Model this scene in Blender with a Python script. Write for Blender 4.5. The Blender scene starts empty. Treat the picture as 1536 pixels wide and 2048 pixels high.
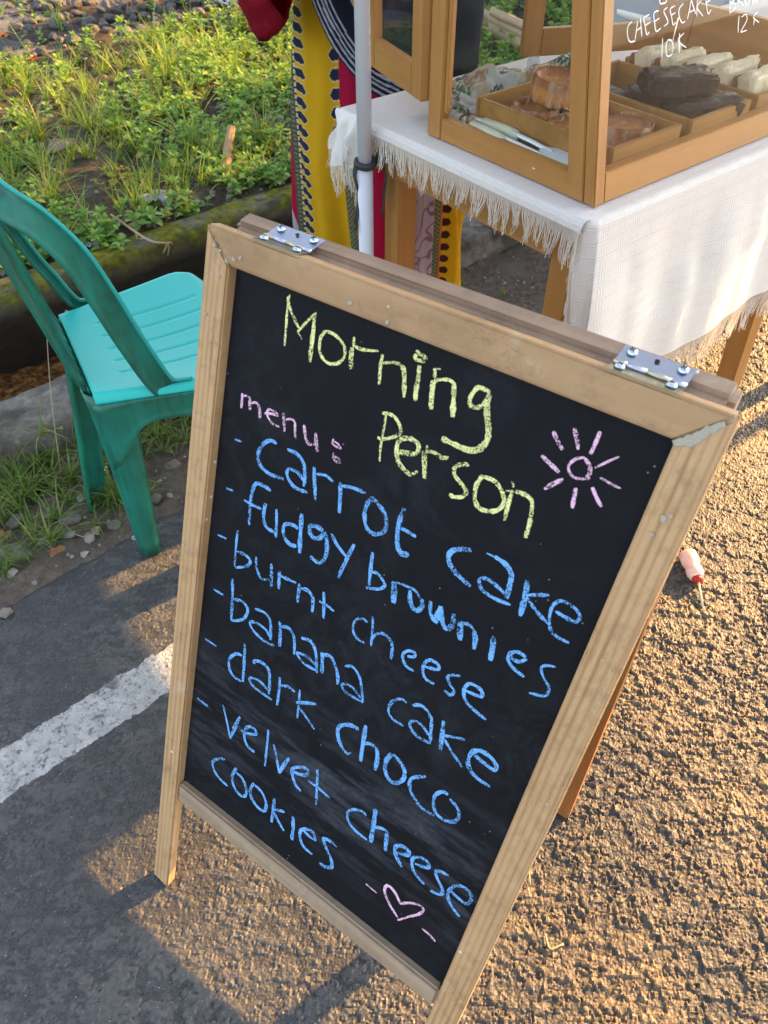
import bpy, bmesh, math, random
import numpy as np
from mathutils import Vector, Matrix, noise as mnoise

# ------------------------------------------------------------------ scene, camera, light
SC = bpy.context.scene
COL = SC.collection
R = math.radians
H_CAM = 1.25
cam_d = bpy.data.cameras.new('camera'); cam = bpy.data.objects.new('camera', cam_d); COL.objects.link(cam)
cam.location = (0, 0, H_CAM); cam.rotation_euler = (R(90 - 46), 0, 0)
cam_d.sensor_fit = 'VERTICAL'; cam_d.sensor_height = 36; cam_d.lens = 36 * 1509 / 2048
cam_d.clip_start = 0.02; cam_d.clip_end = 1000
cam_d.dof.use_dof = True; cam_d.dof.focus_distance = 1.12; cam_d.dof.aperture_fstop = 11
SC.camera = cam

SUN_AZ = math.atan2(.82, .57)      # clockwise from +Y
SUN_EL = R(19.8)
W = bpy.data.worlds.new('World'); SC.world = W; W.use_nodes = True
nt = W.node_tree; nt.nodes.clear()
sky = nt.nodes.new('ShaderNodeTexSky'); sky.sky_type = 'NISHITA'; sky.sun_disc = False
sky.sun_elevation = SUN_EL; sky.sun_rotation = SUN_AZ; sky.air_density = 1.0; sky.dust_density = 2.5; sky.ozone_density = 1.0
bg = nt.nodes.new('ShaderNodeBackground'); bg.inputs[1].default_value = 0.115
wo = nt.nodes.new('ShaderNodeOutputWorld')
hs = nt.nodes.new('ShaderNodeHueSaturation'); hs.inputs['Saturation'].default_value = .55; nt.links.new(sky.outputs[0], hs.inputs['Color']); nt.links.new(hs.outputs[0], bg.inputs[0]); nt.links.new(bg.outputs[0], wo.inputs[0])
sl = bpy.data.lights.new('sun', 'SUN'); sl.energy = 4.5; sl.angle = R(0.5); sl.color = (1.0, .54, .17)
sun = bpy.data.objects.new('sun', sl); COL.objects.link(sun)
sd = Vector((math.sin(SUN_AZ) * math.cos(SUN_EL), math.cos(SUN_AZ) * math.cos(SUN_EL), math.sin(SUN_EL)))
sun.rotation_euler = (-sd).to_track_quat('-Z', 'Y').to_euler()
SC.view_settings.view_transform = 'Standard'; SC.view_settings.look = 'None'
SC.view_settings.gamma = 1; SC.view_settings.use_curve_mapping = False
SC.view_settings.exposure = 2.48
SC.render.engine = 'CYCLES'
SC.cycles.max_bounces = 8; SC.cycles.transparent_max_bounces = 24

random.seed(7); rng = np.random.default_rng(7)

# ------------------------------------------------------------------ material helpers
class NT:
    def __init__(s, name):
        s.m = bpy.data.materials.new(name); s.m.use_nodes = True
        s.t = s.m.node_tree; s.t.nodes.clear(); s.n = s.t.nodes; s.l = s.t.links
        s.out = s.n.new('ShaderNodeOutputMaterial')
    def a(s, typ, ins=None, **kw):
        n = s.n.new(typ)
        for k, v in kw.items(): setattr(n, k, v)
        if ins:
            for k, v in ins.items(): s.put(n.inputs[k], v)
        return n
    def put(s, sock, v):
        if isinstance(v, bpy.types.NodeSocket): s.l.new(v, sock)
        else:
            if hasattr(sock.default_value, '__len__') and hasattr(v, '__len__') and len(sock.default_value) == 4 and len(v) == 3: v = (*v, 1)
            sock.default_value = v
    def coord(s, scale=(1, 1, 1), kind='Object'):
        tc = s.a('ShaderNodeTexCoord')
        mp = s.a('ShaderNodeMapping', {'Vector': tc.outputs[kind], 'Scale': scale})
        return mp.outputs[0]
    def noise(s, vec, scale, detail=4, rough=.55, dist=0.0, out=0):
        return s.a('ShaderNodeTexNoise', {'Vector': vec, 'Scale': scale, 'Detail': detail, 'Roughness': rough, 'Distortion': dist}).outputs[out]
    def ramp(s, fac, stops, interp='LINEAR'):
        r = s.a('ShaderNodeValToRGB', {'Fac': fac}); cr = r.color_ramp; cr.interpolation = interp
        while len(cr.elements) < len(stops): cr.elements.new(.5)
        for e, (p, c) in zip(cr.elements, stops):
            e.position = p; e.color = (*c, 1) if len(c) == 3 else c
        return r.outputs[0]
    def mix(s, fac, a, b, mode='MIX'):
        m = s.a('ShaderNodeMix', data_type='RGBA', blend_type=mode)
        s.put(m.inputs[0], fac); s.put(m.inputs[6], a); s.put(m.inputs[7], b)
        return m.outputs[2]
    def math(s, op, a, b=0.0, clamp=False):
        m = s.a('ShaderNodeMath', operation=op, use_clamp=clamp); s.put(m.inputs[0], a); s.put(m.inputs[1], b); return m.outputs[0]
    def bump(s, h, strength=.3, dist=.001, nrm=None):
        b = s.a('ShaderNodeBump', {'Height': h, 'Strength': strength, 'Distance': dist})
        if nrm is not None: s.l.new(nrm, b.inputs['Normal'])
        return b.outputs[0]
    def pbsdf(s, color, rough=.6, normal=None, spec=.4, **kw):
        p = s.a('ShaderNodeBsdfPrincipled'); s.put(p.inputs['Base Color'], color); s.put(p.inputs['Roughness'], rough)
        p.inputs['Specular IOR Level'].default_value = spec
        if normal is not None: s.l.new(normal, p.inputs['Normal'])
        for k, v in kw.items(): s.put(p.inputs[k.replace('_', ' ')], v)
        return p
    def fin(s, sh):
        s.l.new(sh.outputs[0] if hasattr(sh, 'outputs') else sh, s.out.inputs[0]); return s.m

def K(v): return (v, v, v)

def wood(name, light, dark, axis='Z', ring=90, scale=1.0, rough=.6, specks=0.0, stain=0.3, gloss=.35, seed=0, ringamt=.8):
    t = NT(name)
    sc = [1, 1, 1]; ai = 'XYZ'.index(axis)
    st = [ring] * 3; st[ai] = ring * .045
    v0 = t.coord((1, 1, 1))
    v = t.coord(tuple(st))
    n1 = t.noise(v, 1.0 * scale, 3, .6, .6)
    v2 = t.coord(tuple([900 if i != ai else 22 for i in range(3)]))
    n2 = t.noise(v2, 1.0, 2, .6)
    big = t.noise(v0, 9, 4, .6)
    if ringamt > .5:
        ax = [1.0, 1.0, 1.0]; ax[ai] = .05
        wv = t.a('ShaderNodeTexWave', {'Vector': t.coord(tuple(ax)), 'Scale': 42.0, 'Distortion': 5.5, 'Detail': 3.0, 'Detail Scale': .7}, wave_type='BANDS', bands_direction='X' if ai != 0 else 'Z')
        n1 = t.math('ADD', t.math('MULTIPLY', wv.outputs['Fac'], .42), t.math('MULTIPLY', n1, .66))
    c = t.ramp(n1, [(.22, dark), (.36, tuple(.45 * a + .55 * b for a, b in zip(dark, light))), (.60, light)]) if ringamt > .5 else t.ramp(n1, [(.3, dark), (.65, light)])
    c = t.mix(t.math('MULTIPLY', n2, .25), c, tuple(x * .55 for x in dark))
    c = t.mix(t.ramp(big, [(.4, K(0)), (.75, K(stain))]), c, tuple(x * .6 for x in dark))
    g2_ = t.noise(v0, 34, 5, .7); c = t.mix(t.ramp(g2_, [(.52, K(0)), (.70, K(.45 if specks else .12))]), c, tuple(x * .42 + .03 for x in dark))
    cr_ = [60.0] * 3; cr_[ai] = 9.0
    ck = t.ramp(t.noise(t.coord(tuple(cr_)), 1.0, 5, .75, 2.0), [(.485, K(0)), (.5, K(.55)), (.515, K(0))])
    c = t.mix(t.math('MULTIPLY', ck, t.ramp(t.noise(v0, 14, 2), [(.5, K(0)), (.62, K(1 if specks else .3))])), c, tuple(x * .25 for x in dark))
    if specks:
        wsh = t.ramp(t.noise(v0, 21, 5, .7), [(.58, K(0)), (.72, K(.35))]); c = t.mix(wsh, c, (.62, .55, .45))
        vo = t.a('ShaderNodeTexVoronoi', {'Vector': v0, 'Scale': 55.0}, feature='F1')
        ms = t.math('MULTIPLY', t.ramp(vo.outputs['Distance'], [(.09, K(1)), (.13, K(0))]), t.ramp(t.noise(v0, 30, 2), [(.56, K(0)), (.58, K(1))]))
        c = t.mix(t.math('MULTIPLY', ms, specks), c, (.75, .75, .72))
    b = t.bump(n1, .22, .0005); b = t.bump(n2, .3, .0003, b)
    return t.fin(t.pbsdf(c, rough, b, gloss))

def plain(name, col, rough=.5, spec=.4, var=.15, nscale=30, bump=.1, bdist=.0005, **kw):
    t = NT(name); v = t.coord()
    n = t.noise(v, nscale, 4)
    c = t.mix(t.math('MULTIPLY', n, var * 1.6), col, tuple(x * .45 for x in col))
    return t.fin(t.pbsdf(c, rough, t.bump(t.noise(v, nscale * 6, 3), bump, bdist), spec, **kw))

# ------------------------------------------------------------------ object helpers
def tag(o, label=None, cat=None, group=None, kind=None):
    if label: o['label'] = label
    if cat: o['category'] = cat
    if group: o['group'] = group
    if kind: o['kind'] = kind
    return o
def empty(name, loc=(0, 0, 0), mat=None, **kw):
    o = bpy.data.objects.new(name, None); COL.objects.link(o); o.empty_display_size = .05
    if mat is not None: o.matrix_world = mat
    else: o.location = loc
    return tag(o, **kw)
def link(name, me, m=None, parent=None, smooth=False, mat=None, **kw):
    o = bpy.data.objects.new(name, me); COL.objects.link(o)
    if m is not None:
        for mm in (m if isinstance(m, (list, tuple)) else [m]): me.materials.append(mm)
    if smooth and len(me.polygons): me.polygons.foreach_set('use_smooth', [True] * len(me.polygons))
    if parent is not None: o.parent = parent
    if mat is not None: o.matrix_world = mat
    return tag(o, **kw)
def mesh_np(name, verts, faces):
    me = bpy.data.meshes.new(name); me.from_pydata([tuple(map(float, v)) for v in verts], [], faces); me.update(); return me
def grid_mesh(name, P, mask=None):
    """P: (ny,nx,3)"""
    ny, nx, _ = P.shape
    idx = np.arange(ny * nx).reshape(ny, nx)
    q = np.stack([idx[:-1, :-1], idx[:-1, 1:], idx[1:, 1:], idx[1:, :-1]], -1)
    if mask is not None: q = q[mask]
    q = q.reshape(-1, 4)
    me = bpy.data.meshes.new(name)
    me.vertices.add(ny * nx); me.vertices.foreach_set('co', P.astype(np.float32).ravel())
    me.loops.add(q.size); me.loops.foreach_set('vertex_index', q.astype(np.int32).ravel())
    me.polygons.add(len(q)); me.polygons.foreach_set('loop_start', np.arange(0, q.size, 4, dtype=np.int32))
    me.update(calc_edges=True); me.validate()
    me.polygons.foreach_set('use_smooth', [True] * len(me.polygons))
    return me
def set_col(me, cols, name='print'):
    a = me.color_attributes.new(name, 'FLOAT_COLOR', 'POINT')
    c = np.ones((len(me.vertices), 4), np.float32); c[:, :3] = cols; a.data.foreach_set('color', c.ravel())
def set_uv(me, uv):
    l = me.uv_layers.new(name='uv'); vi = np.zeros(len(me.loops), np.int32); me.loops.foreach_get('vertex_index', vi)
    l.data.foreach_set('uv', np.asarray(uv, np.float32)[vi].ravel())
def box(bm, x0, x1, y0, y1, z0, z1, M=None):
    vs = [bm.verts.new((x, y, z)) for x in (x0, x1) for y in (y0, y1) for z in (z0, z1)]
    for f in ((0, 1, 3, 2), (4, 6, 7, 5), (0, 4, 5, 1), (2, 3, 7, 6), (0, 2, 6, 4), (1, 5, 7, 3)): bm.faces.new([vs[i] for i in f])
    if M is not None:
        for v in vs: v.co = M @ v.co
    return vs
def bobj(name, bm, m, parent=None, bevel=0.0, smooth=False, **kw):
    bmesh.ops.recalc_face_normals(bm, faces=bm.faces[:])
    if bevel: bmesh.ops.bevel(bm, geom=bm.edges[:], offset=bevel, segments=2, affect='EDGES', clamp_overlap=True)
    me = bpy.data.meshes.new(name); bm.to_mesh(me); bm.free()
    return link(name, me, m, parent, smooth, **kw)
def boxo(name, dims, m, parent=None, bevel=.0012, M=None, **kw):
    bm = bmesh.new(); box(bm, *dims, M=M); return bobj(name, bm, m, parent, bevel, **kw)
def prism(bm, pts, a0, a1, axis='Y'):
    """polygon pts (2D) extruded along axis"""
    def mk(p, a): return (p[0], a, p[1]) if axis == 'Y' else ((p[0], p[1], a) if axis == 'Z' else (a, p[0], p[1]))
    A = [bm.verts.new(mk(p, a0)) for p in pts]; B = [bm.verts.new(mk(p, a1)) for p in pts]
    n = len(pts); bm.faces.new(A); bm.faces.new(B[::-1])
    for i in range(n): bm.faces.new((A[i], B[i], B[(i + 1) % n], A[(i + 1) % n]))
def catmull(P, n=6):
    P = [Vector(p) for p in P]
    if len(P) < 3: return [P[0].lerp(P[-1], k / n) for k in range(n + 1)]
    Q = [2 * P[0] - P[1]] + P + [2 * P[-1] - P[-2]]; out = []
    for i in range(1, len(Q) - 2):
        a, b, c, d = Q[i - 1:i + 3]
        for k in range(n):
            t = k / n; out.append(.5 * ((2 * b) + (c - a) * t + (2 * a - 5 * b + 4 * c - d) * t * t + (3 * b - a - 3 * c + d) * t ** 3))
    out.append(P[-1]); return out
def tube(bm, pts, rad, seg=8, cap=True, up=None, flat=1.0):
    pts = [Vector(p) for p in pts]; n = len(pts)
    rads = rad if hasattr(rad, '__len__') else [rad] * n
    rings = []; pn = None
    for i, p in enumerate(pts):
        d = (pts[min(i + 1, n - 1)] - pts[max(i - 1, 0)]).normalized()
        if pn is None:
            ref = Vector(up) if up else (Vector((0, 0, 1)) if abs(d.z) < .9 else Vector((1, 0, 0)))
            pn = (ref - d * ref.dot(d)).normalized()
        else: pn = (pn - d * pn.dot(d)).normalized()
        b = d.cross(pn)
        rings.append([bm.verts.new(p + (pn * math.cos(2 * math.pi * k / seg) * flat + b * math.sin(2 * math.pi * k / seg)) * rads[i]) for k in range(seg)])
    for i in range(n - 1):
        for k in range(seg): bm.faces.new((rings[i][k], rings[i][(k + 1) % seg], rings[i + 1][(k + 1) % seg], rings[i + 1][k]))
    if cap: bm.faces.new(rings[0][::-1]); bm.faces.new(rings[-1])
def lathe(bm, prof, seg=24, M=None, wob=None):
    rings = []
    for j, (r, z) in enumerate(prof):
        ring = []
        for k in range(seg):
            a = 2 * math.pi * k / seg; rr = r * (1 + (wob(a, z) if wob else 0))
            v = Vector((rr * math.cos(a), rr * math.sin(a), z)); ring.append(bm.verts.new(M @ v if M else v))
        rings.append(ring)
    for i in range(len(rings) - 1):
        for k in range(seg): bm.faces.new((rings[i][k], rings[i][(k + 1) % seg], rings[i + 1][(k + 1) % seg], rings[i + 1][k]))
    bm.faces.new(rings[0][::-1]); bm.faces.new(rings[-1])
def vnoise(x, y, seed=0):
    """value noise on numpy arrays, 0..1"""
    xi = np.floor(x).astype(np.int64); yi = np.floor(y).astype(np.int64); fx = x - xi; fy = y - yi
    fx = fx * fx * (3 - 2 * fx); fy = fy * fy * (3 - 2 * fy)
    def h(a, b):
        n = (a * 374761393 + b * 668265263 + seed * 982451653) & 0xffffffff
        n = ((n ^ (n >> 13)) * 1274126177) & 0xffffffff
        return ((n ^ (n >> 16)) & 0xffff) / 65535.0
    return (h(xi, yi) * (1 - fx) + h(xi + 1, yi) * fx) * (1 - fy) + (h(xi, yi + 1) * (1 - fx) + h(xi + 1, yi + 1) * fx) * fy
def fbm(x, y, seed=0, oct=4):
    s = 0; a = .5; t = 0
    for o in range(oct):
        s = s + a * vnoise(x * 2 ** o, y * 2 ** o, seed + o * 17); t += a; a *= .5
    return s / t
def worley(x, y, seed=0):
    """F1 distance, cell random"""
    xi = np.floor(x).astype(np.int64); yi = np.floor(y).astype(np.int64)
    best = np.full(x.shape, 9.0); rid = np.zeros(x.shape)
    def h(a, b, k):
        n = (a * 374761393 + b * 668265263 + (seed + k) * 982451653) & 0xffffffff
        n = ((n ^ (n >> 13)) * 1274126177) & 0xffffffff
        return ((n ^ (n >> 16)) & 0xffff) / 65535.0
    for dx in (-1, 0, 1):
        for dy in (-1, 0, 1):
            cx = xi + dx; cy = yi + dy
            d = np.hypot(cx + h(cx, cy, 1) - x, cy + h(cx, cy, 2) - y); r = h(cx, cy, 3)
            m = d < best; best = np.where(m, d, best); rid = np.where(m, r, rid)
    return best, rid

# ------------------------------------------------------------------ the lay of the land: s along the road, p across it
D = np.array([.757, .654]); NP = np.array([-.654, .757])
def SP(s, p, z=0.0): return Vector((s * D[0] + p * NP[0], s * D[1] + p * NP[1], z))
def toSP(x, y): return x * D[0] + y * D[1], x * NP[0] + y * NP[1]
P_ASPH = 1.235; P_K0, P_K1 = 1.60, 1.783; P_F0, P_F1 = 2.25, 2.36; Z_K = .08
def bank_z(x, y):
    s, p = toSP(x, y)
    return .075 + .05 * (p - 2.4) + (fbm(x * 2.5, y * 2.5, 3) - .5) * .12 * np.clip((p - 2.4) * 1.5, 0, 1) + (fbm(x * 14, y * 14, 5) - .5) * .03
def asph_h(x, y):
    wx = x + (fbm(x * 60, y * 60, 31, 2) - .5) * .012; wy = y + (fbm(x * 60, y * 60, 57, 2) - .5) * .012
    d1, r1 = worley(wx / .0115, wy / .0115, 1); d2, r2 = worley(wx / .0062, wy / .0062, 9)
    s, p = toSP(x, y)
    rough = np.clip(.30 + .85 * vnoise(x * 1.4 + 5, y * 1.4, 77), 0, 1) * np.clip(.45 + .9 * (x + .35), .4, 1.0)
    cap1 = np.clip(1 - (d1 / .62) ** 2, 0, 1) * (r1 > .45) * (.35 + .65 * r1)
    cap2 = np.clip(1 - (d2 / .6) ** 2, 0, 1) * (r2 > .45)
    f1 = fbm(x * 62 + .4 * wx, y * 62, 8, 4); rid = 1 - np.abs(2 * f1 - 1); f2 = fbm(x * 130, y * 130, 18, 2)
    ss = lambda a, b, q: np.clip((q - a) / (b - a), 0, 1) ** 2 * (3 - 2 * np.clip((q - a) / (b - a), 0, 1))
    g1 = fbm(x * 72 + 3 * f2, y * 72 + 9, 41, 4); g2 = fbm(x * 170 + 5, y * 170, 63, 2)
    return rough * (.0012 * cap1 + .0030 * ss(.47, .58, g1) + .0013 * ss(.48, .66, g2) * (.4 + g1) + .0012 * np.clip(rid - .6, 0, 1) + .0018 * (f1 - .5) + .0016 * (f2 - .5)) + .006 * (fbm(x * 4, y * 4, 12, 2) - .5)

# road
def asphalt_mat():
    t = NT('asphalt'); v = t.coord()
    g = t.a('ShaderNodeNewGeometry'); z = t.a('ShaderNodeSeparateXYZ', {0: g.outputs['Position']}).outputs[2]
    hz = t.a('ShaderNodeMapRange', {'Value': z, 'From Min': -.0015, 'From Max': .0035}).outputs[0]
    at = t.a('ShaderNodeAttribute', attribute_name='hgt')
    h = at.outputs['Fac']
    dirt = t.noise(v, 3.0, 5, .6)
    tops = t.ramp(h, [(.28, K(0)), (.56, K(1))])
    base = t.ramp(t.noise(v, 260, 3), [(.35, (.022, .023, .025)), (.7, (.062, .062, .062))])
    gx = t.math('ADD', t.a('ShaderNodeSeparateXYZ', {0: g.outputs['Position']}).outputs[0], t.math('MULTIPLY', t.math('SUBTRACT', dirt, .5), .9))
    dust = t.mix(t.ramp(gx, [(.0, K(0)), (.30, K(1))]), t.ramp(t.noise(v, 120, 4), [(.3, (.062, .062, .062)), (.7, (.125, .122, .115))]), t.ramp(t.noise(v, 120, 4), [(.34, (.070, .055, .038)), (.7, (.225, .162, .090))]))
    fac = t.math('MULTIPLY', tops, t.ramp(dirt, [(.38, K(.12)), (.60, K(.85))]))
    c = t.mix(fac, base, dust)
    sp = t.ramp(t.noise(v, 420, 1), [(.74, K(0)), (.78, K(.8))])
    c = t.mix(sp, c, (.55, .54, .5))
    # painted line, a flat worn print on the stones
    sx = t.a('ShaderNodeSeparateXYZ', {0: g.outputs['Position']})
    s = t.math('ADD', t.math('MULTIPLY', sx.outputs[0], .757), t.math('MULTIPLY', sx.outputs[1], .654))
    p = t.math('ADD', t.math('MULTIPLY', sx.outputs[0], -.654), t.math('MULTIPLY', sx.outputs[1], .757))
    wob = t.math('MULTIPLY', t.math('SUBTRACT', t.noise(v, 28, 4, .65), .5), .030)
    pd = t.math('ABSOLUTE', t.math('SUBTRACT', t.math('ADD', p, wob), .868))
    sd_ = t.math('SUBTRACT', t.math('ADD', s, t.math('MULTIPLY', wob, 1.5)), .30)
    m = t.math('MULTIPLY', t.math('LESS_THAN', pd, .046), t.math('LESS_THAN', sd_, 0))
    wear = t.ramp(t.noise(v, 75, 4, .7), [(.34, K(.10)), (.47, K(1))])
    m = t.math('MULTIPLY', m, wear); m = t.math('MULTIPLY', m, t.ramp(t.noise(v, 16, 5, .75, 1.0), [(.36, K(.25)), (.44, K(1))]))
    crk = t.ramp(t.noise(v, 30, 4, .6, 3.0), [(.488, K(1)), (.5, K(.35)), (.512, K(1))]); m = t.math('MULTIPLY', m, crk)
    c = t.mix(m, c, t.ramp(t.noise(v, 40, 4), [(.3, (.30, .30, .29)), (.7, (.46, .46, .45))]))
    vb = t.a('ShaderNodeTexVoronoi', {'Vector': v, 'Scale': 210.0, 'Randomness': 1.0}).outputs['Distance']
    b = t.bump(vb, .55, .0016); b = t.bump(t.noise(v, 620, 3, .7), .6, .0009, b)
    return t.fin(t.pbsdf(c, .58, b, .45))
M_ASPH = asphalt_mat()

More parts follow.
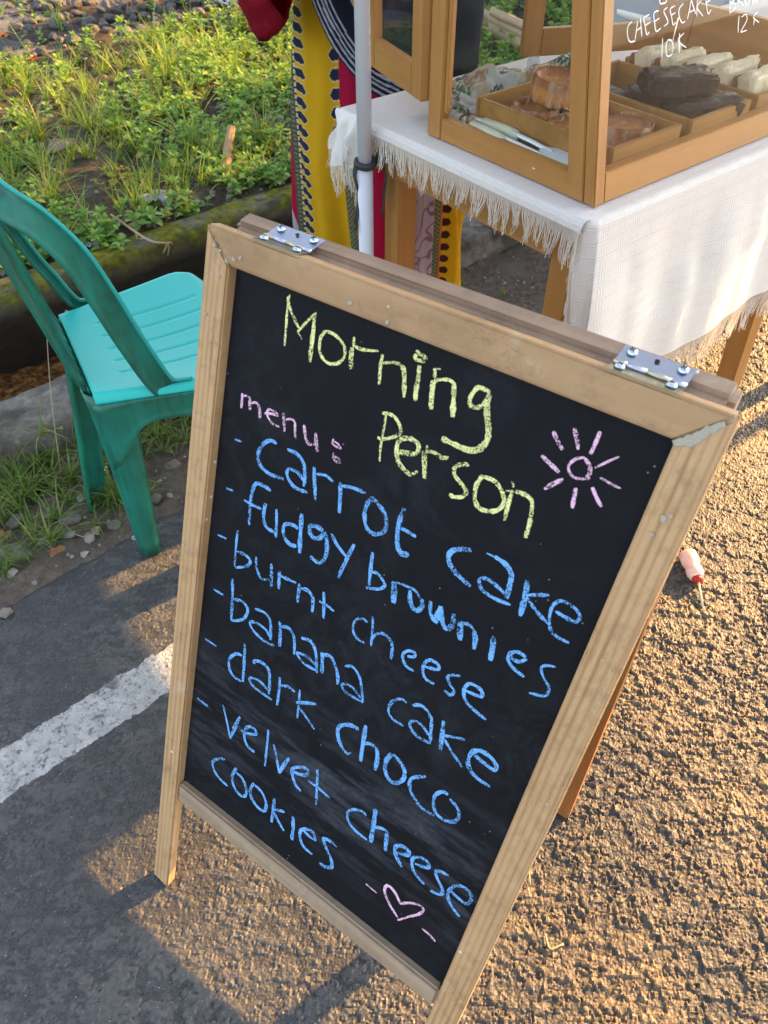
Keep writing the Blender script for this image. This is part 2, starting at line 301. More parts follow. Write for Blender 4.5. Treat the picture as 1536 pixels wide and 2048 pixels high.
# handwriting: words as strokes, millimetres on the board / the case glass
CHALK = {
 'Morning': ('yellow', [[3.1,[[98.8,949.7],[98.3,938.0],[99.6,922.2],[101.2,901.2]]],[3.9,[[96.7,947.1],[100.7,938.8],[108.7,929.3],[114.9,923.2]]],[3.1,[[113.7,918.7],[120.1,928.1],[128.1,938.7],[132.3,942.8]]],[1.2,[[114.8,918.3],[118.3,916.2],[120.3,914.0]]],[5.1,[[130.2,941.0],[131.6,926.3],[132.2,912.7],[133.4,896.5]]],[3.4,[[144.8,929.9],[141.2,923.1],[141.2,915.0],[143.1,909.1],[149.2,903.8],[157.3,903.0],[165.3,907.1],[169.8,913.5],[169.6,920.7],[165.1,926.3],[156.5,930.2],[148.6,930.7],[143.0,928.9]]],[3.3,[[176.7,935.4],[178.1,926.0]]],[5.2,[[176.7,925.6],[177.4,916.2],[179.6,906.1]]],[3.3,[[179.1,927.6],[186.7,927.4],[195.6,929.3],[204.2,931.9]]],[4.1,[[209.3,930.5],[209.3,921.1],[210.7,911.3],[211.7,903.3]]],[3.0,[[211.1,923.0],[219.3,926.7],[227.0,928.2],[231.8,926.9]]],[5.0,[[231.0,928.1],[234.5,921.6],[236.7,913.0],[239.3,901.2]]],[4.8,[[247.0,933.8],[248.7,922.9],[249.5,911.5],[251.0,902.6]]],[3.5,[[240.7,944.9],[245.0,943.4],[251.4,942.2],[250.4,939.3],[243.9,937.7],[240.9,939.3],[242.6,942.6]]],[3.5,[[261.8,936.9],[264.0,928.6]]],[1.5,[[263.9,936.9],[267.4,937.8]]],[5.2,[[263.1,925.9],[264.6,917.2],[266.1,908.4],[267.8,901.2]]],[3.5,[[263.8,924.7],[267.2,927.9],[273.2,930.8],[278.8,931.8],[283.3,930.4]]],[5.1,[[282.6,931.7],[284.9,921.9],[287.3,912.0],[289.2,902.6]]],[4.2,[[316.0,935.3],[310.2,936.0],[304.8,935.5],[301.6,929.8],[300.3,923.2],[302.4,918.7],[308.2,918.7],[313.1,923.7],[316.2,929.4]]],[6.1,[[316.1,933.8],[316.0,926.3],[319.3,915.4],[323.5,905.6],[325.2,896.1],[321.7,887.1],[314.3,881.5],[304.5,880.1],[294.3,880.2],[284.3,880.5]]]]),
 'Person': ('yellow', [[2.7,[[225.4,879.5],[226.3,863.3],[226.9,847.8],[229.2,833.3]]],[3.9,[[221.3,878.9],[228.1,881.1],[235.7,879.8],[241.9,874.2],[243.4,868.2],[237.7,862.0],[228.1,856.0],[221.6,854.4]]],[5.0,[[245.4,850.7],[254.6,853.0],[263.3,856.2],[265.1,863.1],[259.1,867.7],[250.0,866.0],[244.1,860.8],[243.7,852.8],[247.4,843.0],[253.6,837.8],[264.3,834.1]]],[3.1,[[264.2,834.6],[270.1,841.8]]],[6.1,[[270.8,862.2],[274.1,851.5],[277.9,837.4]]],[2.8,[[272.5,868.4],[274.1,860.3]]],[4.4,[[274.3,863.7],[282.1,864.9],[289.4,863.7],[295.5,866.4]]],[4.2,[[316.2,868.5],[309.1,865.9],[303.5,860.1],[305.4,853.3],[312.9,849.0],[320.2,843.5],[317.5,837.2],[310.4,833.8],[305.3,833.7]]],[4.7,[[330.5,864.7],[327.3,853.4],[329.0,842.1],[335.0,834.9],[344.7,835.7],[352.8,841.3],[355.4,850.3],[350.6,858.9],[341.4,864.3],[331.9,863.7]]],[2.6,[[356.4,872.3],[359.4,866.2]]],[4.4,[[359.1,863.9],[359.7,850.2],[361.0,834.2]]],[2.0,[[354.1,860.5],[360.9,863.2]]],[4.3,[[361.8,863.6],[370.8,864.7],[377.9,862.1],[380.9,852.9],[382.5,841.6],[383.2,828.1]]]]),
 'menu': ('pink', [[3.7,[[56.4,835.7],[56.9,826.9],[57.2,819.3]]],[2.5,[[58.2,833.2],[63.0,835.1],[67.6,834.1]]],[4.3,[[67.0,834.4],[67.5,827.4],[68.9,821.6]]],[2.5,[[68.9,829.3],[74.5,832.4],[79.0,831.9]]],[4.2,[[79.0,831.9],[81.7,824.9],[83.3,818.4]]],[2.9,[[87.7,825.7],[95.9,828.6],[106.4,830.3]]],[2.7,[[106.3,830.5],[100.6,832.4],[93.6,832.3],[91.1,828.2],[93.5,823.3],[99.6,819.5],[109.9,819.2]]],[3.9,[[111.3,835.4],[113.6,827.0],[116.2,816.9]]],[2.6,[[115.5,830.0],[121.8,833.0],[127.0,832.9]]],[3.7,[[127.0,833.3],[128.6,824.3],[130.8,815.4]]],[4.1,[[138.3,833.5],[141.5,825.2],[144.2,819.2],[148.9,816.3]]],[2.7,[[147.9,815.9],[154.5,819.1]]],[4.2,[[153.6,831.1],[155.9,822.4],[159.2,813.2]]],[2.3,[[175.1,834.0],[174.5,829.4],[178.9,827.4],[184.7,828.1],[181.2,830.9],[176.0,831.8]]],[2.3,[[178.4,820.6],[178.5,815.3],[183.0,812.9],[187.7,814.1],[184.2,816.9],[179.3,816.6]]]]),
 'carrot': ('blue', [[2.4,[[53.3,782.0],[63.0,783.3]]],[4.9,[[108.6,800.9],[99.8,800.2],[90.7,791.3],[86.7,778.1],[91.3,768.4],[104.3,763.8],[123.6,766.3]]],[4.4,[[122.7,800.0],[135.0,800.4],[144.7,794.7],[149.1,782.8],[150.1,769.9]]],[4.5,[[148.2,776.1],[140.0,781.2],[128.5,779.9],[127.8,771.8],[138.8,764.0],[156.1,765.3]]],[4.6,[[158.7,795.9],[160.7,785.6],[163.7,774.3],[166.9,761.6]]],[3.5,[[162.7,789.6],[173.2,793.1],[184.1,790.7]]],[5.5,[[191.7,793.6],[194.9,778.8],[197.3,761.5]]],[3.9,[[194.3,791.0],[205.7,794.5],[222.0,796.0]]],[4.9,[[231.8,795.8],[226.2,786.3],[225.8,773.7],[230.5,762.1],[239.3,758.8],[248.6,764.2],[251.7,772.7],[247.6,784.4],[239.6,790.3],[231.5,794.4]]],[6.0,[[265.7,800.5],[264.0,785.1],[265.1,770.8],[268.7,758.8],[274.4,754.2],[282.0,756.9]]],[4.2,[[266.8,779.1],[274.3,779.2],[284.5,778.3]]]]),
 'cake': ('blue', [[5.6,[[340.2,792.6],[330.2,788.4],[322.6,782.3],[321.2,774.5],[325.9,767.2],[335.9,761.7],[349.5,757.8]]],[2.1,[[354.5,797.0],[362.8,797.3]]],[5.2,[[362.7,797.8],[374.1,795.6],[381.9,789.4],[383.5,779.7],[384.9,764.4]]],[3.9,[[382.9,767.6],[375.0,770.7],[364.3,773.2],[356.8,771.2],[356.5,765.6],[362.2,760.0],[374.8,758.5],[390.1,760.4]]],[5.8,[[397.0,791.0],[399.9,775.3],[401.7,754.7]]],[3.6,[[401.1,777.6],[409.8,782.9],[419.2,788.1]]],[3.9,[[401.8,775.3],[412.8,767.9],[426.3,761.4]]],[3.7,[[428.8,776.3],[438.2,775.6],[447.2,775.8],[449.7,781.5],[445.1,787.1],[435.4,789.1],[428.7,787.3],[425.0,779.3],[425.9,768.2],[429.7,758.6],[436.4,754.0],[449.4,754.0]]]]),
 'fudgy': ('blue', [[3.3,[[49.3,720.8],[59.0,722.0]]],[4.6,[[109.9,746.2],[100.5,747.0],[90.1,745.6],[86.1,736.8],[84.9,722.2],[85.8,707.1],[87.4,692.2]]],[3.9,[[75.8,718.4],[87.6,718.1],[101.0,719.3]]],[4.9,[[105.5,728.5],[104.8,716.4],[107.2,705.7],[113.5,700.5],[121.5,700.9]]],[4.6,[[120.7,728.9],[123.3,713.8],[125.1,695.5]]],[5.0,[[152.0,720.6],[144.3,720.8],[135.7,717.7],[133.3,709.3],[137.4,700.7],[146.0,696.8],[153.4,699.4]]],[6.1,[[153.6,739.2],[155.6,718.3],[159.1,692.9]]],[5.5,[[183.3,733.6],[173.4,733.7],[166.6,730.3],[167.4,723.2],[173.7,719.5],[181.4,724.6],[184.8,732.1]]],[5.3,[[185.2,733.4],[190.0,722.1],[191.7,707.8],[187.1,696.5],[180.0,694.4],[173.2,696.8]]],[4.9,[[192.8,735.0],[203.2,725.6],[214.9,719.1]]],[5.1,[[221.6,736.9],[216.9,717.9],[211.0,689.3]]]]),
 'brownies': ('blue', [[4.5,[[243.6,738.9],[245.5,720.8],[248.6,697.5]]],[3.6,[[247.7,717.7],[254.9,719.3],[262.8,714.2],[264.9,709.7],[258.9,702.9],[244.8,696.8]]],[6.9,[[273.9,720.5],[276.6,709.7],[278.9,697.0]]],[2.9,[[277.0,721.3],[288.5,723.1],[297.5,723.5],[305.1,718.5]]],[5.3,[[306.5,718.4],[309.4,712.6],[305.9,701.9]]],[5.8,[[292.7,720.8],[295.3,710.9],[299.9,704.1],[306.7,702.4]]],[4.8,[[316.4,721.4],[319.1,709.8],[324.7,702.6]]],[6.4,[[326.9,701.1],[326.9,710.7],[327.7,720.5]]],[6.4,[[327.2,722.1],[331.4,710.5],[337.1,702.6],[341.5,702.4]]],[6.3,[[341.7,701.6],[344.1,711.6],[342.1,721.7]]],[6.7,[[350.8,718.5],[353.1,707.7],[355.9,698.0]]],[3.8,[[352.9,717.0],[359.2,719.0],[364.8,716.9]]],[6.1,[[365.6,717.3],[369.5,708.5],[371.2,696.8]]],[6.3,[[385.4,721.4],[387.8,708.6],[389.5,694.8]]],[4.3,[[420.9,717.0],[414.8,710.1],[408.8,709.1]]],[4.6,[[408.8,709.1],[405.2,711.6]]],[4.0,[[419.1,718.2],[414.6,719.3],[408.7,718.0],[404.4,711.9],[405.7,705.4],[412.2,700.6],[424.3,697.9]]],[2.8,[[446.7,725.1],[439.7,721.9],[435.7,717.8],[437.2,712.3],[443.1,705.7],[448.2,701.8],[448.7,693.0],[444.6,688.9],[433.5,684.9]]]]),
 'burnt': ('blue', [[2.6,[[44.2,657.3],[58.2,658.8]]],[3.3,[[72.7,678.1],[72.6,662.3],[73.5,645.5],[74.6,629.8]]],[4.2,[[74.3,650.6],[84.4,652.5],[94.2,650.9],[95.6,645.9],[90.3,638.3],[76.1,628.8]]],[3.7,[[103.1,658.5],[104.9,647.5],[110.0,638.7],[116.3,635.2],[126.7,640.5]]],[4.3,[[125.1,660.8],[127.6,646.2],[129.6,632.2]]],[4.7,[[137.9,657.6],[138.4,647.6],[140.0,635.2]]],[4.0,[[139.4,652.7],[150.0,654.1],[162.3,655.4]]],[4.2,[[165.6,657.2],[166.6,645.3],[167.2,632.5]]],[4.6,[[168.3,652.0],[177.2,654.8],[185.1,650.3],[187.4,641.5],[188.2,631.6]]],[4.7,[[197.8,664.4],[201.1,648.4],[203.8,632.3]]],[3.4,[[194.4,650.1],[204.7,650.5],[214.8,648.6]]]]),
 'cheese': ('blue', [[3.3,[[255.9,658.6],[250.2,659.5],[242.9,654.5],[240.7,645.0],[244.1,635.7],[251.7,632.1],[258.2,633.1]]],[3.0,[[260.5,669.4],[263.3,655.1],[266.5,633.9]]],[3.8,[[265.6,642.8],[269.0,651.2],[276.1,656.3],[284.7,654.8],[290.1,647.1],[292.0,632.5]]],[3.8,[[308.6,647.2],[315.6,651.1],[315.4,655.9],[308.9,654.8],[303.7,648.3],[304.4,641.3],[310.5,635.2],[319.3,634.8]]],[3.9,[[330.1,647.6],[343.1,652.6],[342.0,658.6],[332.8,658.0],[328.1,650.6],[329.2,640.2],[334.9,633.9],[344.2,634.6]]],[3.6,[[366.9,660.5],[360.4,656.8],[355.4,651.6],[359.6,644.5],[365.8,640.1],[363.9,633.1],[356.0,633.9]]],[4.3,[[377.0,647.8],[391.9,650.9],[392.1,657.1],[385.1,659.6],[377.4,657.3],[374.9,647.6],[378.8,637.9],[387.7,633.0],[404.6,629.5]]]]),
 'banana': ('blue', [[3.6,[[47.4,581.7],[63.5,582.4]]],[4.9,[[73.8,611.9],[77.0,587.4],[79.4,555.0]]],[4.5,[[78.8,585.1],[92.1,589.7],[101.6,584.0],[98.6,569.2],[89.4,559.9],[78.6,554.1]]],[4.4,[[111.7,590.8],[125.6,593.5],[135.9,586.9],[140.1,561.9]]],[4.2,[[138.6,565.8],[130.8,572.4],[115.4,572.8],[107.5,568.0],[113.9,560.3],[130.1,555.5],[146.7,557.8]]],[5.3,[[149.0,594.9],[152.4,577.8],[153.9,561.6]]],[4.9,[[152.0,589.6],[162.0,593.3],[171.6,584.9],[175.5,563.5]]],[4.5,[[180.9,590.8],[193.7,594.1],[202.8,584.0],[209.5,558.4]]],[4.0,[[205.2,567.9],[193.4,571.5],[181.0,569.1],[179.9,566.0],[190.8,560.0],[209.7,561.1]]],[5.3,[[211.1,589.4],[213.4,578.1],[215.7,562.6]]],[4.7,[[213.0,587.4],[222.3,591.1],[231.1,581.8],[236.5,571.0],[237.9,560.6]]],[4.3,[[242.2,590.0],[251.5,595.3],[262.0,588.2],[267.7,576.2],[273.4,557.6]]],[3.8,[[269.3,562.8],[257.4,569.1],[248.4,568.6],[243.6,562.8],[252.4,557.5],[273.1,559.0]]]]),
 'cake_lower': ('blue', [[3.5,[[322.0,592.6],[315.8,593.5],[308.2,586.9],[303.9,575.1],[306.1,566.0],[314.6,561.5],[325.8,562.6]]],[4.3,[[328.8,594.3],[337.3,600.1],[346.8,597.9],[352.7,590.7],[355.7,577.9],[358.6,563.6]]],[4.0,[[355.2,570.5],[345.4,577.2],[336.4,577.0],[331.7,571.7],[334.6,564.4],[344.9,560.3],[359.6,562.0]]],[5.4,[[365.1,598.7],[367.7,584.6],[371.4,562.2]]],[3.4,[[369.9,581.6],[380.0,587.0],[391.8,592.3]]],[4.1,[[371.8,578.4],[383.4,568.5],[398.9,558.3]]],[5.2,[[406.2,581.8],[418.1,579.6],[429.4,578.8],[430.0,585.6],[421.0,591.1],[409.2,590.5],[402.6,581.3],[402.4,569.4],[407.8,560.7],[417.5,556.7],[432.6,556.5]]]]),
 'dark': ('blue', [[3.6,[[42.8,502.6],[61.7,502.9]]],[5.1,[[104.5,533.6],[107.1,509.2],[109.5,476.7]]],[5.0,[[102.8,514.6],[93.2,511.2],[84.9,497.4],[86.0,483.9],[93.7,476.2],[107.0,475.8]]],[4.7,[[122.0,514.1],[123.2,519.7],[135.1,523.4],[144.8,518.9],[148.9,502.3],[150.4,485.0]]],[4.4,[[148.3,489.2],[135.6,494.6],[121.9,491.6],[119.1,486.2],[129.3,480.3],[156.2,479.8]]],[4.7,[[162.0,519.5],[164.0,498.7],[164.8,476.6]]],[4.1,[[164.9,509.1],[176.1,514.1],[186.2,513.5]]],[3.3,[[192.0,521.0],[193.6,505.6]]],[4.4,[[194.2,499.0],[196.0,478.5]]],[5.0,[[190.1,499.6],[203.6,508.5],[216.9,516.6]]],[4.1,[[195.5,495.7],[207.4,488.9],[221.7,479.6]]]]),
 'choco': ('blue', [[5.4,[[276.4,520.2],[266.3,518.9],[255.6,511.6],[251.4,502.2],[254.8,489.4],[262.5,479.8]]],[3.7,[[262.5,479.8],[270.0,477.1],[274.0,481.6]]],[5.9,[[283.7,531.8],[284.8,515.0],[288.2,479.3]]],[5.4,[[286.5,505.3],[293.5,511.4],[301.8,511.6]]],[6.1,[[302.3,512.0],[306.9,500.4],[308.1,480.3]]],[5.9,[[321.5,517.4],[317.9,503.6],[319.3,490.8],[325.6,481.9],[334.1,481.1],[341.9,491.7],[342.6,502.7],[336.8,511.8],[323.7,517.8]]],[4.8,[[365.8,517.5],[357.7,510.2],[351.0,501.3],[352.2,489.8],[361.3,479.1],[374.3,473.2],[388.1,474.5]]],[4.7,[[394.8,513.8],[388.1,512.3],[382.1,502.4],[382.7,490.3],[388.4,479.7],[398.9,477.6],[409.4,483.4],[413.2,494.5],[408.7,504.5],[397.6,509.4]]]]),
 'velvet': ('blue', [[4.7,[[40.6,400.8],[60.2,400.0]]],[3.6,[[84.0,419.6],[93.4,398.1],[102.6,374.2]]],[5.5,[[113.1,420.2],[107.8,398.3],[102.6,374.2]]],[4.8,[[124.3,400.3],[140.9,410.3],[138.2,417.6],[128.8,414.8],[123.8,403.4],[125.9,389.3],[133.8,381.4],[143.8,381.2]]],[2.6,[[117.6,400.5],[124.4,399.5]]],[4.1,[[158.9,431.4],[160.9,402.3],[162.8,370.6]]],[4.0,[[169.9,415.3],[177.3,399.6],[185.3,376.3]]],[5.6,[[195.7,411.5],[190.2,394.2],[185.3,376.3]]],[5.1,[[202.8,394.0],[215.9,398.5],[225.8,406.6],[223.6,414.2],[212.4,408.7],[202.9,397.5],[205.5,387.5],[212.1,377.1],[221.4,373.3]]],[3.9,[[237.2,425.2],[241.5,399.8],[246.1,369.4]]],[4.8,[[228.6,397.7],[243.4,397.9],[261.9,395.3]]]]),
 'cookies': ('blue', [[4.8,[[99.3,332.1],[89.0,325.7],[79.5,311.8],[83.7,298.7],[95.2,291.3],[109.4,289.1]]],[5.3,[[119.6,332.2],[114.7,312.9],[119.3,298.3],[129.8,290.4],[139.5,293.9],[140.9,307.1],[132.1,321.6],[119.0,324.5]]],[5.5,[[150.8,329.0],[146.8,312.1],[152.0,299.9],[163.1,292.8],[174.2,295.1],[175.2,308.8],[166.4,323.1],[151.9,327.2]]],[5.8,[[185.9,329.8],[187.4,308.4],[188.2,285.0]]],[5.1,[[186.5,309.4],[196.6,315.5],[204.6,319.8]]],[5.5,[[189.5,305.7],[198.4,296.0],[209.3,287.1]]],[6.3,[[218.4,322.9],[221.6,303.8],[223.5,282.2]]],[5.2,[[237.7,312.9],[245.8,311.1],[255.5,311.8],[251.3,321.6],[241.1,319.5],[233.1,308.7],[234.9,295.5],[242.9,286.1],[257.1,284.5]]],[5.8,[[287.2,327.6],[276.7,328.7],[267.2,324.4],[274.3,311.9],[283.1,301.8],[287.3,289.0],[279.1,281.1],[269.6,279.5]]]]),
 'cheese_lower': ('blue', [[4.6,[[313.3,408.0],[306.3,409.9],[295.8,403.9],[289.5,392.8],[292.8,381.0],[303.8,374.3],[322.2,372.8]]],[7.1,[[321.7,427.3],[324.3,405.7],[327.3,373.5]]],[4.4,[[325.9,399.1],[334.7,405.5],[344.5,407.1]]],[6.0,[[343.3,404.4],[345.0,392.2],[347.5,376.5]]],[5.4,[[361.2,386.1],[374.2,394.4],[373.7,401.2],[366.0,402.0],[358.7,396.0],[358.4,386.8],[364.5,377.8],[372.7,370.7]]],[4.8,[[385.4,389.6],[394.2,393.3],[401.3,398.5],[398.3,405.3],[389.0,403.6],[381.3,395.5],[383.1,384.1],[390.5,374.8],[403.5,370.1]]],[4.7,[[425.2,407.3],[416.3,405.1],[410.5,400.2],[415.4,391.2],[424.5,382.2],[425.1,373.6],[419.1,369.1],[411.6,367.4]]],[4.6,[[432.3,388.4],[443.0,386.1],[454.1,386.1],[457.1,397.4],[452.4,405.6],[443.1,405.9],[435.7,399.2],[431.3,385.7],[434.6,374.1],[442.9,365.9],[452.6,361.0]]]]),
 'heart': ('pink', [[3.6,[[336.3,303.6],[353.0,302.2]]],[4.6,[[385.5,312.8],[375.6,323.8],[366.7,327.9],[361.6,324.6],[362.2,313.7],[372.1,300.6],[386.9,289.1]]],[3.9,[[385.2,314.2],[394.5,325.7],[406.4,333.7],[412.6,331.5],[409.0,318.9],[398.1,301.9],[388.0,284.7]]],[3.7,[[418.9,300.9],[427.9,300.7],[438.4,296.9]]]]),
 'sun': ('pink', [[2.6,[[406.9,915.3],[400.2,910.7],[397.2,902.3],[403.5,896.4],[413.6,898.7]]],[4.1,[[407.2,914.6],[412.9,910.2],[414.8,903.3],[413.5,899.1]]],[3.8,[[376.2,925.3],[382.0,919.2],[388.1,914.0]]],[3.8,[[391.3,934.1],[395.9,926.8],[399.8,919.1]]],[3.7,[[411.0,939.4],[410.8,929.7],[410.0,919.6]]],[3.9,[[373.5,902.5],[382.0,899.1],[391.7,895.1]]],[4.0,[[384.7,876.3],[390.5,884.1],[396.7,891.3]]],[3.9,[[408.7,888.9],[409.9,880.5],[411.5,871.2]]],[3.8,[[420.5,894.8],[426.5,888.4],[432.6,882.8]]],[2.1,[[431.2,926.8],[423.7,918.4],[417.1,910.7]]],[2.2,[[423.5,904.9],[432.3,903.8],[441.3,903.3]]]]),
}
GLASS_TEXT = {"CHEESECAKE":[[[64.1,204.0],[57.2,199.8],[56.8,191.8],[62.5,182.8],[73.4,181.7]],[[75.4,203.5],[74.3,193.9],[72.7,183.4]],[[74.5,192.5],[83.2,195.2]],[[79.7,206.4],[82.6,196.2],[86.0,184.5]],[[97.9,206.7],[87.5,204.1],[91.0,195.0],[95.7,185.5],[100.8,187.6]],[[89.8,195.7],[101.4,198.1]],[[116.3,208.3],[106.6,206.7],[109.3,197.0],[114.3,186.3],[124.0,188.4]],[[109.2,197.6],[118.8,199.8]],[[133.8,209.4],[126.6,206.3],[134.9,196.9],[137.0,191.9],[129.5,189.4]],[[149.7,209.1],[139.9,206.8],[143.8,198.1],[149.0,188.4],[154.3,190.6]],[[142.4,199.5],[151.2,201.2]],[[166.8,209.2],[158.6,204.3],[160.3,195.8],[167.6,188.2],[174.6,188.4]],[[178.9,190.2],[181.3,201.3],[182.9,210.0],[189.2,202.6],[195.9,193.9]],[[179.8,197.3],[191.2,198.8]],[[196.0,209.5],[197.3,200.4],[199.0,190.4]],[[203.6,207.3],[198.0,200.3],[212.6,189.2]],[[225.5,211.1],[215.5,207.6],[218.5,200.0],[224.6,190.0],[229.7,194.2]],[[216.4,203.9],[225.8,205.1]]],"10K":[[[129.5,176.2],[130.3,165.1],[131.5,153.8]],[[140.4,172.7],[138.3,165.1],[142.5,154.5],[151.9,154.2],[153.9,162.6],[148.8,170.8],[140.4,172.7]],[[165.1,176.9],[166.7,165.6],[168.7,152.8]],[[174.8,175.5],[163.3,168.6],[183.3,157.4]]],"BURNT":[[[118.5,214.3],[116.4,220.3],[118.0,230.3],[126.8,230.4],[127.8,224.6],[119.2,223.4],[128.4,221.1],[129.5,215.2],[118.4,214.9]],[[135.6,230.4],[137.5,219.9],[145.8,217.7],[149.5,221.9],[147.7,231.2]],[[153.2,214.4],[151.6,222.8],[152.0,232.4],[160.2,230.9],[160.4,224.0],[152.7,222.6],[165.6,215.2]],[[171.3,215.6],[169.0,232.1],[180.3,216.8],[180.3,233.1]],[[193.5,215.2],[190.7,233.0]],[[182.6,232.8],[201.0,234.1]]],"BROWNIES":[[[276.4,183.5],[273.9,192.6],[272.4,202.8],[281.2,202.9],[282.7,197.7],[274.1,196.3],[286.6,192.8],[286.8,187.8],[276.4,183.5]],[[294.3,188.7],[290.2,203.0],[297.8,203.3],[300.7,197.9],[293.2,197.0],[307.5,188.2]],[[312.2,199.0],[308.3,194.4],[314.0,188.6],[320.1,190.4],[319.4,196.8],[312.2,199.0]],[[325.9,197.2],[330.4,187.1],[334.1,192.4],[340.0,186.5],[342.2,196.4]],[[350.7,187.0],[347.8,197.6],[357.6,186.8],[356.7,197.8]],[[367.5,186.1],[363.6,197.6]],[[377.5,197.1],[369.1,197.5],[373.4,186.7],[382.5,186.8]],[[371.5,192.1],[377.9,191.9]],[[391.4,197.4],[383.3,196.4],[392.6,190.1],[392.6,186.2],[385.2,187.1]]],"12K":[[[300.1,177.7],[301.0,167.3],[303.6,156.4]],[[306.2,175.0],[316.2,176.8],[321.1,169.6],[315.1,162.6],[310.2,156.8],[325.0,156.6]],[[340.0,169.6],[340.2,160.4]],[[347.3,176.4],[336.9,170.7],[353.5,161.8]]]}
def build_ground():
    ys = [-.35]; 
    while ys[-1] < 2.75: ys.append(ys[-1] + .0020 + max(0, ys[-1]) * .0014)
    ys = np.array(ys); xs = np.linspace(-1.15, 1.75, 1080)
    X, Y = np.meshgrid(xs, ys)
    Z = asph_h(X, Y)
    s, p = toSP(X, Y)
    edge = P_ASPH + (fbm(X * 9, Y * 9, 21) - .5) * .09
    Z = Z - np.clip((p - edge + .03) / .03, 0, 1) * .010
    P = np.stack([X, Y, Z], -1)
    c = (p[:-1, :-1] < edge[:-1, :-1] + .005) & (np.abs(X[:-1, :-1] - Y[:-1, :-1] * .0) < (Y[:-1, :-1] + .95) * .72 + .25)
    me = grid_mesh('road', P, c)
    hh = Z - .006 * (fbm(X * 4, Y * 4, 12, 2) - .5)
    at = me.attributes.new('hgt', 'FLOAT', 'POINT'); at.data.foreach_set('value', np.clip((hh.ravel() + .0012) / .0045, 0, 1).astype(np.float32))
    me.polygons.foreach_set('use_smooth', [False] * len(me.polygons))
    link('road', me, M_ASPH, smooth=False, kind='structure', label='worn grey asphalt road with a chipped white painted edge line')
    # far, plain continuation of the road, one step lower
    q = [SP(-60, -60, -.016), SP(60, -60, -.016), SP(60, 1.2, -.016), SP(-60, 1.2, -.016)]
    link('road', mesh_np('road', q, [(0, 1, 2, 3)]), plain('asphalt_far', (.13, .12, .11), .8, nscale=40, bump=.6, bdist=.004), kind='structure')
    g = [(-300, -300, -.75), (300, -300, -.75), (300, 300, -.75), (-300, 300, -.75)]
    t = NT('soil'); v = t.coord()
    c1 = t.ramp(t.noise(v, 55, 6, .7), [(.3, (.025, .018, .013)), (.55, (.06, .045, .032)), (.75, (.12, .095, .072))])
    c1 = t.mix(t.ramp(t.noise(v, 7, 4), [(.45, K(0)), (.7, K(.55))]), c1, (.14, .13, .11))
    c1 = t.mix(t.ramp(t.noise(v, 260, 1), [(.72, K(0)), (.76, K(.7))]), c1, (.4, .38, .34))
    soil = t.fin(t.pbsdf(c1, .9, t.bump(t.noise(v, 160, 5, .7), .8, .004), .2))
    link('ground', mesh_np('ground', g, [(0, 1, 2, 3)]), soil, kind='structure')
    # dirt shoulder
    S, Pp = np.meshgrid(np.linspace(-1.6, 3.2, 520), np.linspace(1.12, P_K0 + .02, 60))
    X = S * D[0] + Pp * NP[0]; Y = S * D[1] + Pp * NP[1]
    d, r = worley(X / .03, Y / .03, 4)
    Z = -.004 + (fbm(X * 12, Y * 12, 2) - .5) * .022 + .008 * np.clip(1 - (d / .5) ** 2, 0, 1) * (r > .72) + (fbm(X * 70, Y * 70, 6, 3) - .5) * .006 - np.clip((1.24 - Pp) / .08, 0, 1) * .014
    t = NT('shoulder_dirt'); v = t.coord()
    c1 = t.ramp(t.noise(v, 60, 6, .7), [(.3, (.055, .04, .03)), (.55, (.13, .10, .075)), (.75, (.21, .175, .14))])
    c1 = t.mix(t.ramp(t.noise(v, 6, 4), [(.4, K(0)), (.62, K(.7))]), c1, (.12, .105, .09))
    c1 = t.mix(t.ramp(t.noise(v, 11, 3), [(.66, K(0)), (.72, K(.6))]), c1, (.13, .055, .035))
    c1 = t.mix(t.ramp(t.noise(v, 300, 1), [(.70, K(0)), (.76, K(.7))]), c1, (.42, .40, .36))
    link('dirt_shoulder', grid_mesh('dirt_shoulder', np.stack([X, Y, Z], -1)), t.fin(t.pbsdf(c1, .9, t.bump(t.noise(v, 300, 4, .7), .6, .0015), .2)), kind='structure')
    # kerbs and the drain trench
    def conc(name, moss):
        t = NT(name); v = t.coord()
        c = t.ramp(t.noise(v, 26, 6, .7), [(.3, (.085, .075, .065)), (.55, (.19, .175, .155)), (.75, (.33, .31, .28))])
        c = t.mix(t.ramp(t.noise(v, 9, 4), [(.45, K(0)), (.6, K(.8))]), c, (.05, .042, .034))
        if moss:
            gm = t.a('ShaderNodeNewGeometry'); nz = t.a('ShaderNodeSeparateXYZ', {0: gm.outputs['Normal']}).outputs[2]
            pz = t.a('ShaderNodeSeparateXYZ', {0: gm.outputs['Position']}).outputs[2]
            mm = t.ramp(t.noise(v, 13, 5, .65), [(.38, K(0)), (.52, K(1))])
            up = t.ramp(t.math('ADD', pz, t.math('MULTIPLY', t.noise(v, 10, 3), .10)), [(.05, K(0)), (.13, K(1))])
            mm = t.math('MULTIPLY', mm, up)
            mc = t.ramp(t.noise(v, 40, 4), [(.3, (.055, .065, .010)), (.7, (.21, .21, .02))])
            c = t.mix(mm, c, mc)
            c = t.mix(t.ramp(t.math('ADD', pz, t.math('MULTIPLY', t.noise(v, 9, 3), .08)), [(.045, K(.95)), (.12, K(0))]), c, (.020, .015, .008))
        return t.fin(t.pbsdf(c, .85, t.bump(t.noise(v, 190, 5, .75), .8, .002, t.bump(t.noise(v, 32, 5, .7), .9, .010)), .2))
